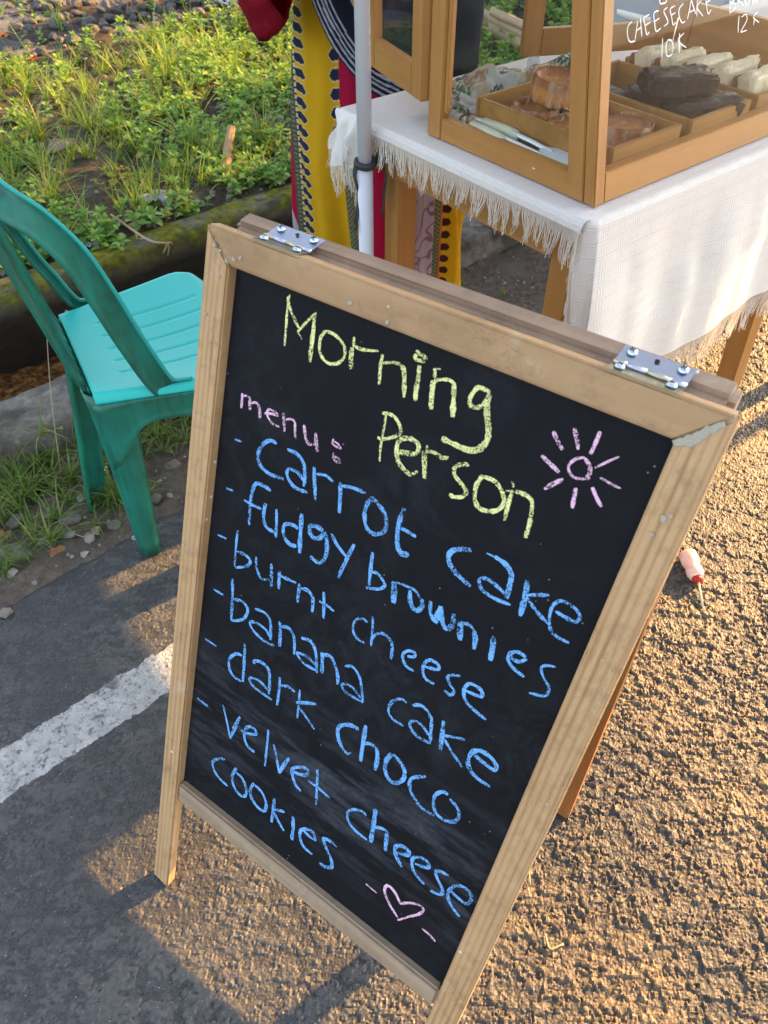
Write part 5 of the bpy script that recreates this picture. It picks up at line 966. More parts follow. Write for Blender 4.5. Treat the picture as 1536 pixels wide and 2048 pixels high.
def hand(wr, d, side, up, nm):
    """palm and five fingers from wrist wr, pointing d, thumb towards side"""
    d = Vector(d).normalized(); side = Vector(side).normalized(); up = d.cross(side).normalized()
    V = [wr, wr + d * .035, wr + d * .065]; R_ = [.020, (.030, .014), (.032, .013)]; E = [(0, 1), (1, 2)]
    skinned(nm, V, E, R_, M_SKIN, person, 0, 2)
    for k, (o, L) in enumerate(((.026, .062), (.009, .072), (-.009, .068), (-.026, .052))):
        b = wr + d * .060 + side * o; V = [b, b + d * L * .45 - up * .004, b + d * L * .75 - up * .018, b + d * L * .88 - up * .034]; skinned('finger', V, [(0, 1), (1, 2), (2, 3)], [.009, .0085, .008, .0065], M_SKIN, person, 0, 1)
    b = wr + d * .022 + side * .022; V = [b, b + d * .022 + side * .022 - up * .006, b + d * .048 + side * .028 - up * .016]; skinned('thumb', V, [(0, 1), (1, 2)], [.011, .010, .008], M_SKIN, person, 0, 1)
hand(Vector((-.10, -.29, .975)), (.8, -.55, -.05), (.4, .8, .1), None, 'hand'); hand(Vector((.225, -.25, 1.03)), (-.15, -.75, -.65), (-1, .1, 0), None, 'hand')
# face
for sx in (-1, 1):
    bm = bmesh.new(); bmesh.ops.create_uvsphere(bm, u_segments=14, v_segments=10, radius=.011, matrix=Matrix.Translation((sx * .029, -.118, 1.465))); bobj('eye', bm, plain('eye_white', (.6, .58, .55), .2), person, 0, True)
    bm = bmesh.new(); bmesh.ops.create_uvsphere(bm, u_segments=10, v_segments=8, radius=.0055, matrix=Matrix.Translation((sx * .029, -.1255, 1.465))); bobj('iris', bm, M_DARK, person, 0, True)
    skinned('ear', [Vector((sx * .078, -.035, 1.475)), Vector((sx * .084, -.03, 1.455)), Vector((sx * .078, -.035, 1.435))], [(0, 1), (1, 2)], [.010, .012, .008], M_SKIN, person, 0, 1)
skinned('nose', [Vector((0, -.118, 1.475)), Vector((0, -.132, 1.452)), Vector((0, -.138, 1.437))], [(0, 1), (1, 2)], [.008, .010, .013], M_SKIN, person, 0, 1)
skinned('mouth', [Vector((-.020, -.113, 1.405)), Vector((0, -.122, 1.404)), Vector((.020, -.113, 1.405))], [(0, 1), (1, 2)], [.003, .0065, .003], plain('lips', (.35, .09, .07), .45), person, 1, 1)
skinned('hair', [Vector((0, -.02, 1.50)), Vector((0, -.025, 1.555)), Vector((0, .03, 1.50)), Vector((0, .045, 1.42)), Vector((0, .10, 1.47))], [(0, 1), (0, 2), (2, 3), (2, 4)], [(.084, .080), (.064, .070), (.070, .060), .045, .045], M_HAIR, person, 0, 2)
# red blouse with one wide loose sleeve
t_ = NT('red_batik'); v_ = t_.coord(); a_ = t_.a('ShaderNodeTexVoronoi', {'Vector': v_, 'Scale': 28.0}).outputs['Distance']
M_RED = t_.fin(t_.pbsdf(t_.mix(t_.ramp(a_, [(.16, K(.75)), (.22, K(0))]), t_.mix(t_.noise(v_, 9, 3), (.42, .012, .035), (.24, .006, .02)), (.30, .04, .05)), .8, t_.bump(t_.noise(v_, 400, 2), .3, .0006), .2))
V = [Vector(q) for q in ((0, 0, .93), (0, -.01, 1.02), (0, -.02, 1.16), (0, -.015, 1.275), (-.155, -.01, 1.262), (-.205, -.045, 1.13), (.155, -.01, 1.262), (.20, -.075, 1.14))]
skinned('blouse', V, [(0, 1), (1, 2), (2, 3), (3, 4), (4, 5), (3, 6), (6, 7)], [(.150, .115), (.135, .10), (.15, .108), (.118, .09), .062, .068, .062, .066], M_RED, person, 0, 2)
def sleeve(pts, rads, nm, flat=(1, 1)):
    bm = bmesh.new(); cp = catmull(pts, 4); n = len(cp); rows = []
    for i, p in enumerate(cp):
        t = i / (n - 1); r = np.interp(t, np.linspace(0, 1, len(rads)), rads); d = (cp[min(i + 1, n - 1)] - cp[max(i - 1, 0)]).normalized(); a = d.cross(Vector((0, 0, 1))).normalized(); b = a.cross(d).normalized()
        rows.append([bm.verts.new(p + a * math.cos(q) * r * .62 * (1 + .10 * math.sin(5 * q + 3 * t) + .05 * math.sin(9 * q - 8 * t)) + b * math.sin(q) * r * (1.0 if math.sin(q) > 0 else 1.25) * (1 + .10 * math.sin(4 * q + 9 * t) + .05 * math.sin(11 * q + 5 * t))) for q in np.linspace(0, 2 * math.pi, 33)[:-1]])
    for i in range(n - 1):
        for k in range(32): bm.faces.new((rows[i][k], rows[i][(k + 1) % 32], rows[i + 1][(k + 1) % 32], rows[i + 1][k]))
    bmesh.ops.solidify(bm, geom=bm.faces[:], thickness=.002); return bobj(nm, bm, M_RED, person, 0, True)
sleeve([Vector((-.18, -.02, 1.20)), Vector((-.225, -.055, 1.06)), Vector((-.232, -.09, .965)), Vector((-.205, -.16, .925)), Vector((-.165, -.215, .93))], [.066, .068, .072, .070, .036], 'sleeve')
sleeve([Vector((.18, -.05, 1.20)), Vector((.215, -.10, 1.09)), Vector((.236, -.145, 1.03))], [.062, .062, .058], 'sleeve')
# wrap skirt
na, nz = 620, 430
ang = np.concatenate([np.linspace(-math.pi * .08, math.pi * 1.08, 520), np.linspace(math.pi * 1.08, math.pi * 1.92, na - 520 + 1)[1:]])
zz = np.linspace(.10, .955, nz)
A, Zz = np.meshgrid(ang, zz); h = (zz.max() - Zz) / (zz.max() - zz.min())
hwx = .168 + .034 * np.clip(h * 2.2, 0, 1) - .0 * h; hwy = .125 + .030 * np.clip(h * 2, 0, 1)
fold = 1 + (.050 * np.sin(A * 11 + 2.5 * h) + .040 * np.sin(A * 19 + 1 + 3 * h + 2 * fbm(Zz * 5, A, 3)) + .022 * np.sin(A * 6 - Zz * 22)) * np.clip(h * 1.3, 0, 1) + .010 * (fbm(A * 5, Zz * 6, 4) - .5)
X = np.cos(A) * hwx * fold; Y = -np.sin(A) * hwy * fold
# overlap ridge of the wrap
Xw = X + PX0 + .010
fl = (Y < .02)
def band(x0, x1): return (Xw >= x0) & (Xw < x1)
Cc = np.zeros(X.shape + (3,)); RED = (.36, .008, .045); YEL = (.58, .33, .010); DG = (.075, .085, .055); NAVY = (.022, .028, .050); LIL = (.42, .33, .40); CREAM = (.60, .50, .28); ORA = (.60, .13, .03)
Cc[:] = RED
Cc[band(-.225, -.208)] = RED
m = band(-.9, -.206) & (Zz < .42 - (Xw + .21) * 3) & (fbm(Xw * 60, Zz * 9, 3) > .42); Cc[m] = LIL
b1 = band(-.208, -.193); Cc[b1] = DG; ch = b1 & ((np.sin(Zz * 2 * math.pi / .0095) > .3) & (np.abs(Xw + .2005) < .0035)); Cc[ch] = (.20, .21, .13)
Cc[band(-.193, -.092)] = YEL
def leaves(xc, sg, zper, ph, zlo=0, zhi=2, ln=.024):
    t = ((Zz + ph - sg * 0) / zper) % 1.0; u = (Xw - xc) * sg / ln           # 0 at the stem, 1 at the tip
    tc = t - .5 + u * .12; w = .33 * np.clip(1 - (np.abs(u - .42) / .60) ** 2.2, 0, 1) * (1 + .10 * np.sin(u * 9 + 1)) 
    ok = (u > -.02) & (u < 1.05) & (Zz > zlo) & (Zz < zhi)
    o = ok & (np.abs(tc) < w + .08); i = ok & (np.abs(tc) < w); return o, i
bead = band(-.1935, -.1885); Cc[bead & (np.sin(Zz * 2 * math.pi / .012) > -.4)] = CREAM; Cc[bead & (np.sin(Zz * 2 * math.pi / .012) <= -.4)] = NAVY
o, i = leaves(-.189, 1, .0272, 0); o &= band(-.189, -.1); Cc[o] = CREAM; Cc[i & band(-.189, -.1)] = NAVY
o, i = leaves(-.090, -1, .036, .01, .60, 2, .022); o &= band(-.12, -.092); Cc[o] = CREAM; Cc[i & band(-.12, -.092)] = NAVY
ex = -.092 + np.clip(.60 - Zz, 0, 1) * .075       # diagonal patterned edge, left over red
db = (Xw >= ex) & (Xw < ex + .022) & (Zz < .60); Cc[db] = DG; dt = db & (np.sin((Zz) * 2 * math.pi / .011) * np.cos((Xw - ex) * 2 * math.pi / .009) > .15); Cc[dt] = (.21, .20, .10); Cc[db & (Xw > ex + .0195)] = (.42, .28, .05)
Cc[band(-.092, 9) & (Xw < ex) & (Zz < .6)] = YEL
lil = band(.035, .1165); Cc[lil] = LIL; sw = lil & (np.abs(np.sin(14 * fbm(Xw * 16, Zz * 16, 9, 3) + Zz * 30)) < .32); Cc[sw] = (.24, .13, .17); Cc[lil & (np.abs(Xw - .075) < .016)] *= .72
b2 = band(.1165, .1335); Cc[b2] = DG; Cc[b2 & (np.sin(Zz * 2 * math.pi / .010) * np.cos((Xw - .125) * 2 * math.pi / .009) > .15)] = (.22, .21, .10)
Cc[band(.1335, .138)] = ORA; Cc[band(.138, 9)] = YEL; o, i = leaves(.137, 1, .031, .005, 0, 2, .022); Cc[i & band(.136, 9)] = (.05, .018, .016)
Cc[~fl & (Y > .04)] = YEL
me = grid_mesh('wrap_skirt', np.stack([X + .010, Y, Zz], -1)); set_col(me, Cc.reshape(-1, 3)); link('wrap_skirt', me, print_mat('batik_cloth', .85, .1, .08), person)
# navy shawl with pale stripes, its lower edge sweeping from the waist down to the right
edge = [(-.150, 1.02), (-.134, .968), (-.119, .912), (-.094, .855), (-.060, .803), (-.018, .760), (.030, .732), (.080, .716), (.15, .706), (.21, .700)]
ep = catmull([(a, b, 0) for a, b in edge], 12); n = len(ep); m_ = 80; Ps = np.zeros((m_, n, 3)); Cs = np.zeros((m_, n, 3)); 
for i, p in enumerate(ep):
    dgn = (ep[min(i + 1, n - 1)] - ep[max(i - 1, 0)]).normalized(); nn = Vector((-dgn.y, dgn.x, 0))
    if nn.y < 0: nn = -nn
    for j in range(m_):
        q = j / (m_ - 1) * .17; x = p.x + nn.x * q * .6; z = p.y + nn.y * q + max(0, q - .09) * 1.2
        ya = -math.sqrt(max(.02, 1 - min(.98, ((x - .0) / .235) ** 2))) * .168 - .005 * math.sin(q * 120 + i * .05) - .012 - .010 * math.sin(q * 42 + i * .03) * (.4 + .6 * math.sin(i * .05)) - .006 * mnoise.noise(Vector((i * .08, q * 40, 2)))
        Ps[j, i] = (x, ya, z)
        st = [(.0035, .0075), (.014, .0185), (.0235, .028), (.034, .0385), (.0455, .050)]
        q = q + .0016 * mnoise.noise(Vector((i * .12, q * 30, 7)))
        Cs[j, i] = (.010, .012, .026)
        for a, b in st:
            if a < q < b: Cs[j, i] = (.34, .36, .42) if (int(i * 2.3 + j) % 3) else (.22, .24, .29)
me = grid_mesh('shawl', Ps); set_col(me, Cs.reshape(-1, 3)); o = link('shawl', me, print_mat('shawl_cloth', .85, .15), person); md = o.modifiers.new('s', 'SOLIDIFY'); md.thickness = .003
for sx in (-1, 1):
    bm = bmesh.new(); ring = [(sx * .09 + .045 * math.cos(a) * (1.0 if math.sin(a) < 0 else .8), -.055 + .12 * math.sin(a)) for a in np.linspace(0, 2 * math.pi, 22)[:-1]]; prism(bm, ring, .001, .018, 'Z'); bobj('sandal', bm, plain('sandal_sole', (.05, .03, .02), .7), person, .003)

# ------------------------------------------------------------------ plants
def leaf_mat(name, stops, trans=.35, rough=.5):
    t = NT(name); g = t.a('ShaderNodeNewGeometry'); c = t.ramp(g.outputs['Random Per Island'], stops)
    n = t.noise(t.coord(), 3.0, 3); c = t.mix(t.ramp(n, [(.4, K(0)), (.7, K(.3))]), c, tuple(x * .7 for x in stops[0][1]))
    p = t.pbsdf(c, rough, None, .35); tr = t.a('ShaderNodeBsdfTranslucent'); t.l.new(t.mix(.5, c, (.45, .60, .04)), tr.inputs['Color'])
    mx = t.a('ShaderNodeMixShader', {0: trans}); t.l.new(p.outputs[0], mx.inputs[1]); t.l.new(tr.outputs[0], mx.inputs[2]); return t.fin(mx)
M_GRASS = leaf_mat('grass_blade', [(0, (.07, .17, .03)), (.4, (.14, .27, .04)), (.75, (.27, .38, .06)), (.93, (.46, .44, .15)), (1, (.55, .46, .26))], .35)
M_WEED = leaf_mat('weed_leaf', [(0, (.09, .25, .045)), (.5, (.21, .41, .08)), (.85, (.36, .52, .11)), (1, (.50, .50, .12))], .3)
M_GRASSD = leaf_mat('grass_dark', [(0, (.045, .11, .02)), (.4, (.10, .19, .03)), (.8, (.19, .27, .05)), (1, (.30, .26, .12))], .3)
M_STRAW = plain('straw', (.42, .34, .20), .8)
class Acc:
    def __init__(s): s.V = []; s.F = []
    def blade(s, base, az, L, lean, w, curl=1.0, seg=4):
        d = Vector((math.cos(az), math.sin(az), 0)); sd_ = Vector((-d.y, d.x, 0)); b = len(s.V); tw = random.uniform(-.5, .5)
        for i in range(seg + 1):
            t = i / seg; th = lean + curl * t * t; 
            p = base + d * (math.sin(lean + curl * t * .5) * L * t) + Vector((0, 0, math.cos(min(2.2, lean + curl * t * .55)) * L * t))
            ww = w * (1 - t ** 1.6) * .5 + .00015; q = sd_ * math.cos(tw) + Vector((0, 0, math.sin(tw)))
            s.V.append(p - q * ww); s.V.append(p + q * ww)
            if i: s.F.append((b + 2 * i - 2, b + 2 * i - 1, b + 2 * i + 1, b + 2 * i))
    def leaf(s, base, dirv, L, w, droop=.3):
        d = dirv.normalized(); sd_ = d.cross(Vector((0, 0, 1))); sd_ = sd_.normalized() if sd_.length > .01 else Vector((1, 0, 0)); up = sd_.cross(d); b = len(s.V)
        pr = [(0, .08), (.22, .8), (.5, 1.0), (.78, .62), (1, .02)]
        for t, ww in pr:
            c = base + d * L * t - Vector((0, 0, 1)) * droop * L * t * t
            s.V += [c - sd_ * w * .5 * ww + up * w * .14 * ww, c, c + sd_ * w * .5 * ww + up * w * .14 * ww]
        for i in range(4):
            a = b + 3 * i; s.F += [(a, a + 1, a + 4, a + 3), (a + 1, a + 2, a + 5, a + 4)]
    def stem(s, a, b_, r):
        d = (b_ - a).normalized(); x = d.orthogonal().normalized(); y = d.cross(x); b = len(s.V)
        for c, rr in ((a, r), (b_, r * .7)):
            for k in range(3): s.V.append(c + (x * math.cos(k * 2.094) + y * math.sin(k * 2.094)) * rr)
        for k in range(3): s.F.append((b + k, b + (k + 1) % 3, b + 3 + (k + 1) % 3, b + 3 + k))
    def tuft(s, base, n, L, spread=.8, w=.004, curl=1.0):
        for _ in range(n): s.blade(base + Vector((random.gauss(0, L * .05), random.gauss(0, L * .05), 0)), random.uniform(0, 6.283), L * random.uniform(.45, 1.15), random.uniform(0, spread), w * random.uniform(.6, 1.2), curl * random.uniform(.3, 1.3))
    def weed(s, base, h, n, lw, leanv=None):
        lv = leanv or Vector((random.gauss(0, .35), random.gauss(0, .35), 1)).normalized(); p = base.copy(); a0 = random.uniform(0, 6.28)
        for i in range(n):
            q = p + lv * (h / n) + Vector((random.gauss(0, .004), random.gauss(0, .004), 0)); s.stem(p, q, .0014); p = q; a0 += 1.57 + random.uniform(-.3, .3)
            sc = (1 - .35 * i / n) * random.uniform(.75, 1.15)
            for k in (0, math.pi): s.leaf(p, Vector((math.cos(a0 + k), math.sin(a0 + k), random.uniform(.1, .7))), lw * 1.9 * sc, lw * sc, random.uniform(.1, .6))
        for k in range(4): s.leaf(p, Vector((math.cos(a0 + k * 1.57), math.sin(a0 + k * 1.57), 1.2)), lw * 1.2, lw * .6, .1)
    def make(s, name, m, **kw):
        return link(name, mesh_np(name, s.V, s.F), m, kw.pop('parent', None), True, **kw)
def on_bank(s, p):
    v = SP(s, p); v.z = float(bank_z(np.array(v.x), np.array(v.y))); return v
def dens(s, p, seed, k=2.2): return float(fbm(np.array(s * k), np.array(p * k), seed, 3))
g = Acc(); c = 0
while c < 1300:
    s = random.uniform(-1.6, 4.4); p = P_F1 + .06 + abs(random.random()) ** 1.35 * 2.9
    if dens(s, p, 3) < .30 : continue
    if s > 2.2 and random.random() < .5: continue
    if p > 4.12 and s < 2.7 and random.random() < .96: continue
    g.tuft(on_bank(s, p), random.randint(9, 24), random.uniform(.06, .19), random.uniform(.5, 1.0), .0050); c += 1
g.make('grass', M_GRASS, kind='stuff', label='loose yellow green grass over the bank beyond the drain')
g = Acc(); c = 0
while c < 4000:
    s = random.uniform(-1.6, 4.4); p = P_F1 + .03 + random.random() ** 1.35 * 3.1
    if dens(s, p, 9, 1.9) < .32: continue
    if p > 4.15 and s < 2.7 and random.random() < .95: continue
    if dens(s, p, 9, 1.9) < .46 and random.random() < .5: continue
    g.weed(on_bank(s, p), random.uniform(.025, .095), random.randint(2, 4), random.uniform(.014, .030)); c += 1
g.make('weeds', M_WEED, kind='stuff', label='low broad leaved weeds covering the bank beyond the drain')
g = Acc(); c = 0
while c < 230:
    s = random.uniform(-.35, .75); p = random.uniform(1.30, 1.64)
    if s > .42 and p < 1.42: continue
    v = SP(s, p, 0.0)
    if p > P_K0 - .01: v.z = .07 if random.random() < .15 else 0
    if p > P_K0 and v.z == 0: continue
    g.tuft(v, random.randint(8, 20), random.uniform(.05, .12), 1.0, .0038, 1.4); c += 1
for k in range(26): g.tuft(SP(random.uniform(1.0, 2.6), random.uniform(1.38, 1.6), -.003), random.randint(4, 9), random.uniform(.02, .055), .9, .003)
g.make('grass', M_GRASSD, kind='stuff', label='grass growing along the road shoulder around the chair')
def plant(grow, s, p, label, cat, group=None, z=None, bank=True, **kw):
    a = Acc(); base = on_bank(s, p) if bank else SP(s, p, 0)
    o = Vector((0, 0, 0)); grow(a, o)
    return link(kw['name'], mesh_np(kw['name'], a.V, a.F), kw['m'], None, True, mat=Matrix.Translation(base), label=label, cat=cat, kind=kw.get('kind'), **({'group': group} if group else {}))
def px_on(u, v, z):
    """ground position seen in the photograph at that place (used once to survey positions)"""
    X = (u - 768) / 1509; Yi = -(v - 1024) / 1509; dy = .7193 * Yi + .6947; dz = .6947 * Yi - .7193; t = (z - 1.25) / dz; return toSP(X * t, dy * t)
TG = 'grass tufts on the bank'
for (u, v, L, n, lb) in [(340, 150, .23, 60, 'large spreading grass tuft near the top middle of the bank'), (375, 265, .24, 46, 'grass tuft with long yellow green blades above the plastic scrap'), (520, 255, .22, 46, 'grass tuft beside the yellow wrap skirt'),
                        (70, 250, .25, 60, 'long bladed grass tuft at the left edge of the bank'), (95, 370, .22, 60, 'dense grass tuft behind the chair back'), (180, 245, .21, 40, 'upright grass tuft in the middle left of the bank'), (445, 110, .20, 40, 'grass tuft at the top right of the bank')]:
    s, p = px_on(u, v, .16)
    plant(lambda a, o, L=L, n=n: a.tuft(o, n, L, .95, .0062, 1.2), s, p, lb, 'grass tuft', name='grass_tuft', m=M_GRASS)
s, p = px_on(132, 195, .2)
def tall(a, o):
    pr = o.copy(); dv = Vector((-.42, .10, .9)).normalized()
    for i in range(16):
        q = pr + dv * .026; a.stem(pr, q, .0022); az = i * 2.4; a.leaf(q, Vector((math.cos(az), math.sin(az), .7)), .075, .010, .5); pr = q
    for k in range(7): a.leaf(pr, Vector((math.cos(k), math.sin(k), 1.0)), .06, .008, .2)
plant(tall, s, p, 'tall thin weed leaning left at the top left of the bank', 'weed', name='tall_weed', m=M_GRASS)
s, p = px_on(262, 372, .09)
def flw(a, o):
    for k in range(26): a.weed(o + Vector((random.gauss(0, .07), random.gauss(0, .05), 0)), .04, 2, .011)
plant(flw, s, p, 'low weed with yellow leaves beside the crumpled foil', None, kind='stuff', name='yellow_weed', m=leaf_mat('yellow_leaf', [(0, (.25, .30, .03)), (.5, (.50, .45, .04)), (1, (.55, .36, .03))], .3))
s, p = px_on(205, 480, .09)
plant(lambda a, o: [a.weed(o + Vector((random.gauss(0, .035), random.gauss(0, .03), 0)), .07, 4, .022) for _ in range(9)], s, p, 'leafy green weed on the edge of the mossy kerb', 'weed', name='leafy_weed', m=M_WEED)
s, p = px_on(105, 870, 0.02)
plant(lambda a, o: [a.leaf(o + Vector((0, 0, .05)), Vector((math.cos(k * 1.9), math.sin(k * 1.9), .6)), .07, .034, .3) for k in range(5)], s, p, 'small broad leaved plant between the chair legs', 'plant', name='broadleaf_plant', m=M_WEED, bank=False)
# dry straws sticking up by the drain on the left
for k, (a, b, lb) in enumerate([((-.90, 1.28, .0), (-1.12, 1.60, .22), 'long dry grass stalk leaning left by the drain'), ((-.78, 1.33, 0), (-.80, 1.55, .26), 'dry grass stalk standing behind the chair leg'), ((-.95, 1.30, 0), (-.98, 1.42, .14), 'short dry stalk at the left edge')]):
    bm = bmesh.new(); tube(bm, catmull([a, [(x + y) / 2 + .02 * (i == 2) for i, (x, y) in enumerate(zip(a, b))], b], 5), [.0016 - .00009 * i for i in range(11)], 5); bobj('dry_stalk', bm, M_STRAW, None, 0, True, label=lb, cat='stalk')

# ------------------------------------------------------------------ stones, ballast and litter
def stone_mesh(seed, flat=.7, sub=2):
    bm = bmesh.new(); bmesh.ops.create_icosphere(bm, subdivisions=sub, radius=1); rr = random.Random(seed)
    pl_ = [(Vector((rr.gauss(0, 1), rr.gauss(0, 1), rr.gauss(0, 1))).normalized(), rr.uniform(.55, .85)) for _ in range(11)]
    for v in bm.verts:
        for n, d in pl_:
            k = v.co.dot(n)
            if k > d: v.co -= n * (k - d)
        v.co.z *= flat; v.co += Vector((rr.uniform(-.03, .03), rr.uniform(-.03, .03), rr.uniform(-.03, .03)))
    me = bpy.data.meshes.new('stone'); bmesh.ops.recalc_face_normals(bm, faces=bm.faces[:]); bm.to_mesh(me); bm.free(); return me
def stone_mat(name, a, b, sc=6):
    t = NT(name); v = t.coord(); n = t.noise(v, sc, 5, .65); oi = t.a('ShaderNodeObjectInfo').outputs['Random']
    c = t.mix(t.ramp(n, [(.35, K(0)), (.68, K(1))]), a, b); c = t.mix(t.math('MULTIPLY', oi, .5), c, tuple(x * .55 for x in a)); return t.fin(t.pbsdf(c, .85, t.bump(t.noise(v, sc * 4, 5), .6, .05), .25))
M_BAL = stone_mat('ballast_stone', (.115, .110, .108), (.27, .255, .245), 2.5); M_ROCK = stone_mat('rock', (.17, .155, .135), (.36, .34, .31), 2.5)
SM = [stone_mesh(i) for i in range(9)]
for m_s in SM: m_s.materials.append(M_BAL)
SR = [stone_mesh(20 + i, .75) for i in range(8)]
for m_s in SR: m_s.materials.append(M_ROCK)
bal = link('ballast_bed', mesh_np('ballast_bed', [on_bank(-2, 4.22) - Vector((0, 0, .012)), on_bank(2.9, 4.22) - Vector((0, 0, .012)), on_bank(2.9, 9) + Vector((0, 0, .02)), on_bank(-2, 9) + Vector((0, 0, .02))], [(0, 1, 2, 3)]), M_BAL, None, kind='structure', label='bed of grey railway ballast stones beyond the bank')
cnt = 0; placed = []
for i in range(9000):
    if cnt >= 300: break
    s = random.uniform(.9, 2.9); p = random.uniform(4.2, 5.5); q = random.uniform(.028, .052)
    if any(abs(s - a) < (q + c_) * .72 and abs(p - b) < (q + c_) * .72 for a, b, c_ in placed): continue
    placed.append((s, p, q)); v = on_bank(s, p); v.z += q * .28
    o = bpy.data.objects.new('stone', SM[i % 9]); COL.objects.link(o); o.parent = bal; o.location = v; o.scale = (q, q * random.uniform(.7, 1), q * random.uniform(.7, 1)); o.rotation_euler = (random.uniform(-.4, .4), random.uniform(-.4, .4), random.uniform(0, 6.28)); cnt += 1
# small rubble: nobody could count it
def rubble(name, n, fn, size, m, label):
    V = []; F = []
    vs = [np.array([v.co[:] for v in q.vertices]) for q in SR[:4]]; fs = [[tuple(p_.vertices) for p_ in q.polygons] for q in SR[:4]]
    bmx = []
    lo_ = [(lambda me: ([tuple(q.co) for q in me.vertices], [tuple(p_.vertices) for p_ in me.polygons]))(stone_mesh(60 + k, .75, 1)) for k in range(7)]
    for i in range(n):
        v = fn(); r = random.uniform(*size); b = len(V); a = random.uniform(0, 6.28)
        oc, of = lo_[i % 7]; ex = random.uniform(.7, 1.4); ey = random.uniform(.7, 1.2)
        for x, y, z in oc:
            x *= ex; y *= ey; V.append((v.x + r * (x * math.cos(a) - y * math.sin(a)), v.y + r * (x * math.sin(a) + y * math.cos(a)), v.z + r * z + r * .3))
        F += [tuple(b + k for k in f) for f in of]
    link(name, mesh_np(name, V, F), m, None, kind='stuff', label=label)
rubble('gravel', 900, lambda: on_bank(random.uniform(-1.5, 3.8), P_F1 + .03 + random.random() ** 1.5 * 2.4), (.004, .016), M_ROCK, 'small grey gravel scattered on the bank')
rubble('gravel', 420, lambda: SP(random.uniform(-.4, 2.6), random.uniform(1.22, 1.6), 0), (.0015, .007), M_ROCK, 'fine gravel along the edge of the road')
rubble('gravel', 170, lambda: (lambda v: Vector((v.x, v.y, v.z)))(on_bank(random.uniform(-.8, 3.4), P_F1 + .02 + abs(random.gauss(0, .10)))), (.008, .024), M_ROCK, 'coarse gravel lying behind the mossy kerb')
rubble('gravel', 70, lambda: SP(random.uniform(-.45, .75), random.uniform(1.20, 1.42), 0), (.006, .017), M_ROCK, 'broken stones along the edge of the road below the chair')
t_w = stone_mat('pale_scrap', (.55, .54, .5), (.75, .75, .72), 6)
rubble('scraps', 70, lambda: on_bank(random.uniform(-.6, 3.4), P_F1 + .05 + random.random() * 2.2), (.004, .013), t_w, 'tiny white scraps scattered on the bank')
RK = [(28, 1110, .030, 0, 'flat grey rock at the left edge of the road', 1.7), (30, 1045, .022, 0, 'small grey rock above the flat rock at the left edge', 1.2), (228, 1052, .017, 0, 'small pale rock beside the near chair leg', 1), (345, 932, .022, 0, 'pale rock right of the near chair leg', 1.1), (312, 1000, .020, 0, 'brown rock touching the near chair leg', .8), (140, 1040, .024, 0, 'dull rock under the grass between the chair legs', 1.2), (70, 965, .020, 0, 'grey rock in the grass left of the chair legs', 1.1),
      (556, 358, .030, .10, 'round grey rock on the mossy kerb beside the skirt', 1.05), (523, 356, .018, .10, 'smaller grey rock left of the round one', 1), (468, 355, .018, .1, 'bluish rock near the end of the wood stick', 1.1), (522, 398, .018, .09, 'flat stone lying on the mossy kerb', 1.4), (358, 410, .018, .09, 'pale square stone beside the crumpled foil', 1), (270, 138, .050, .17, 'pale pointed rock in the middle of the bank', 1), (120, 275, .050, .15, 'pale flat rock in the grass at the left of the bank', 1.5)]
for i, (u, v, r, z, lb, st) in enumerate(RK):
    s, p = px_on(u, v, z); q = SP(s, p, z + r * .15) if z < .05 else SP(s, p, 0)
    if z >= .05: q.z = (float(bank_z(np.array(q.x), np.array(q.y))) if p > P_F1 else Z_K + .01) + r * .3
    o = link('rock', SR[i % 8], None, None, mat=Matrix.Translation(q) @ Matrix.Rotation(i * 1.3, 4, 'Z') @ Matrix.Diagonal((r * st, r, r * .8, 1)), label=lb, cat='rock', group='loose rocks')
# wood stick, twig, bamboo, litter
def onz(u, v, z): s, p = px_on(u, v, z); return SP(s, p, z)
bm = bmesh.new(); tube(bm, catmull([onz(452, 345, .12), onz(455, 300, .15), onz(463, 255, .19)], 4), [.010, .016, .017, .018, .018, .018, .017, .017, .016], 7, flat=.6); bobj('wood_stick', bm, wood('rotten_wood', (.42, .28, .15), (.20, .11, .05), 'Y', ring=60), None, 0, label='short piece of rotten tan wood lying on the bank', cat='stick')
tw = empty('dry_twig', onz(330, 480, .09), label='dry pale twig with rootlets lying over the mossy kerb', cat='twig')
inv = tw.location
bm = bmesh.new(); tube(bm, [p_ - inv for p_ in catmull([onz(222, 430, .13), onz(262, 458, .12), onz(300, 482, .115), onz(333, 487, .10)], 5)], .0038, 6); bobj('twig_stem', bm, M_STRAW, tw, 0, True)
for a, b in (((333, 487, .10), (336, 512, .04)), ((333, 487, .10), (345, 490, .07)), ((333, 487, .1), (326, 508, .05)), ((300, 482, .115), (280, 478, .10)), ((333, 487, .1), (340, 500, .05)), ((262, 458, .12), (275, 480, .09))):
    bm = bmesh.new(); A_, B_ = onz(*a) - inv, onz(*b) - inv; tube(bm, catmull([A_, (A_ + B_) / 2 + Vector((.006, 0, .004)), B_], 3), [.0042, .004, .0035, .0032, .003, .0028, .002], 6); bobj('rootlet', bm, M_STRAW, tw, 0, True)
M_BAM = wood('old_bamboo', (.46, .33, .21), (.30, .20, .12), 'X', ring=50, stain=.5)
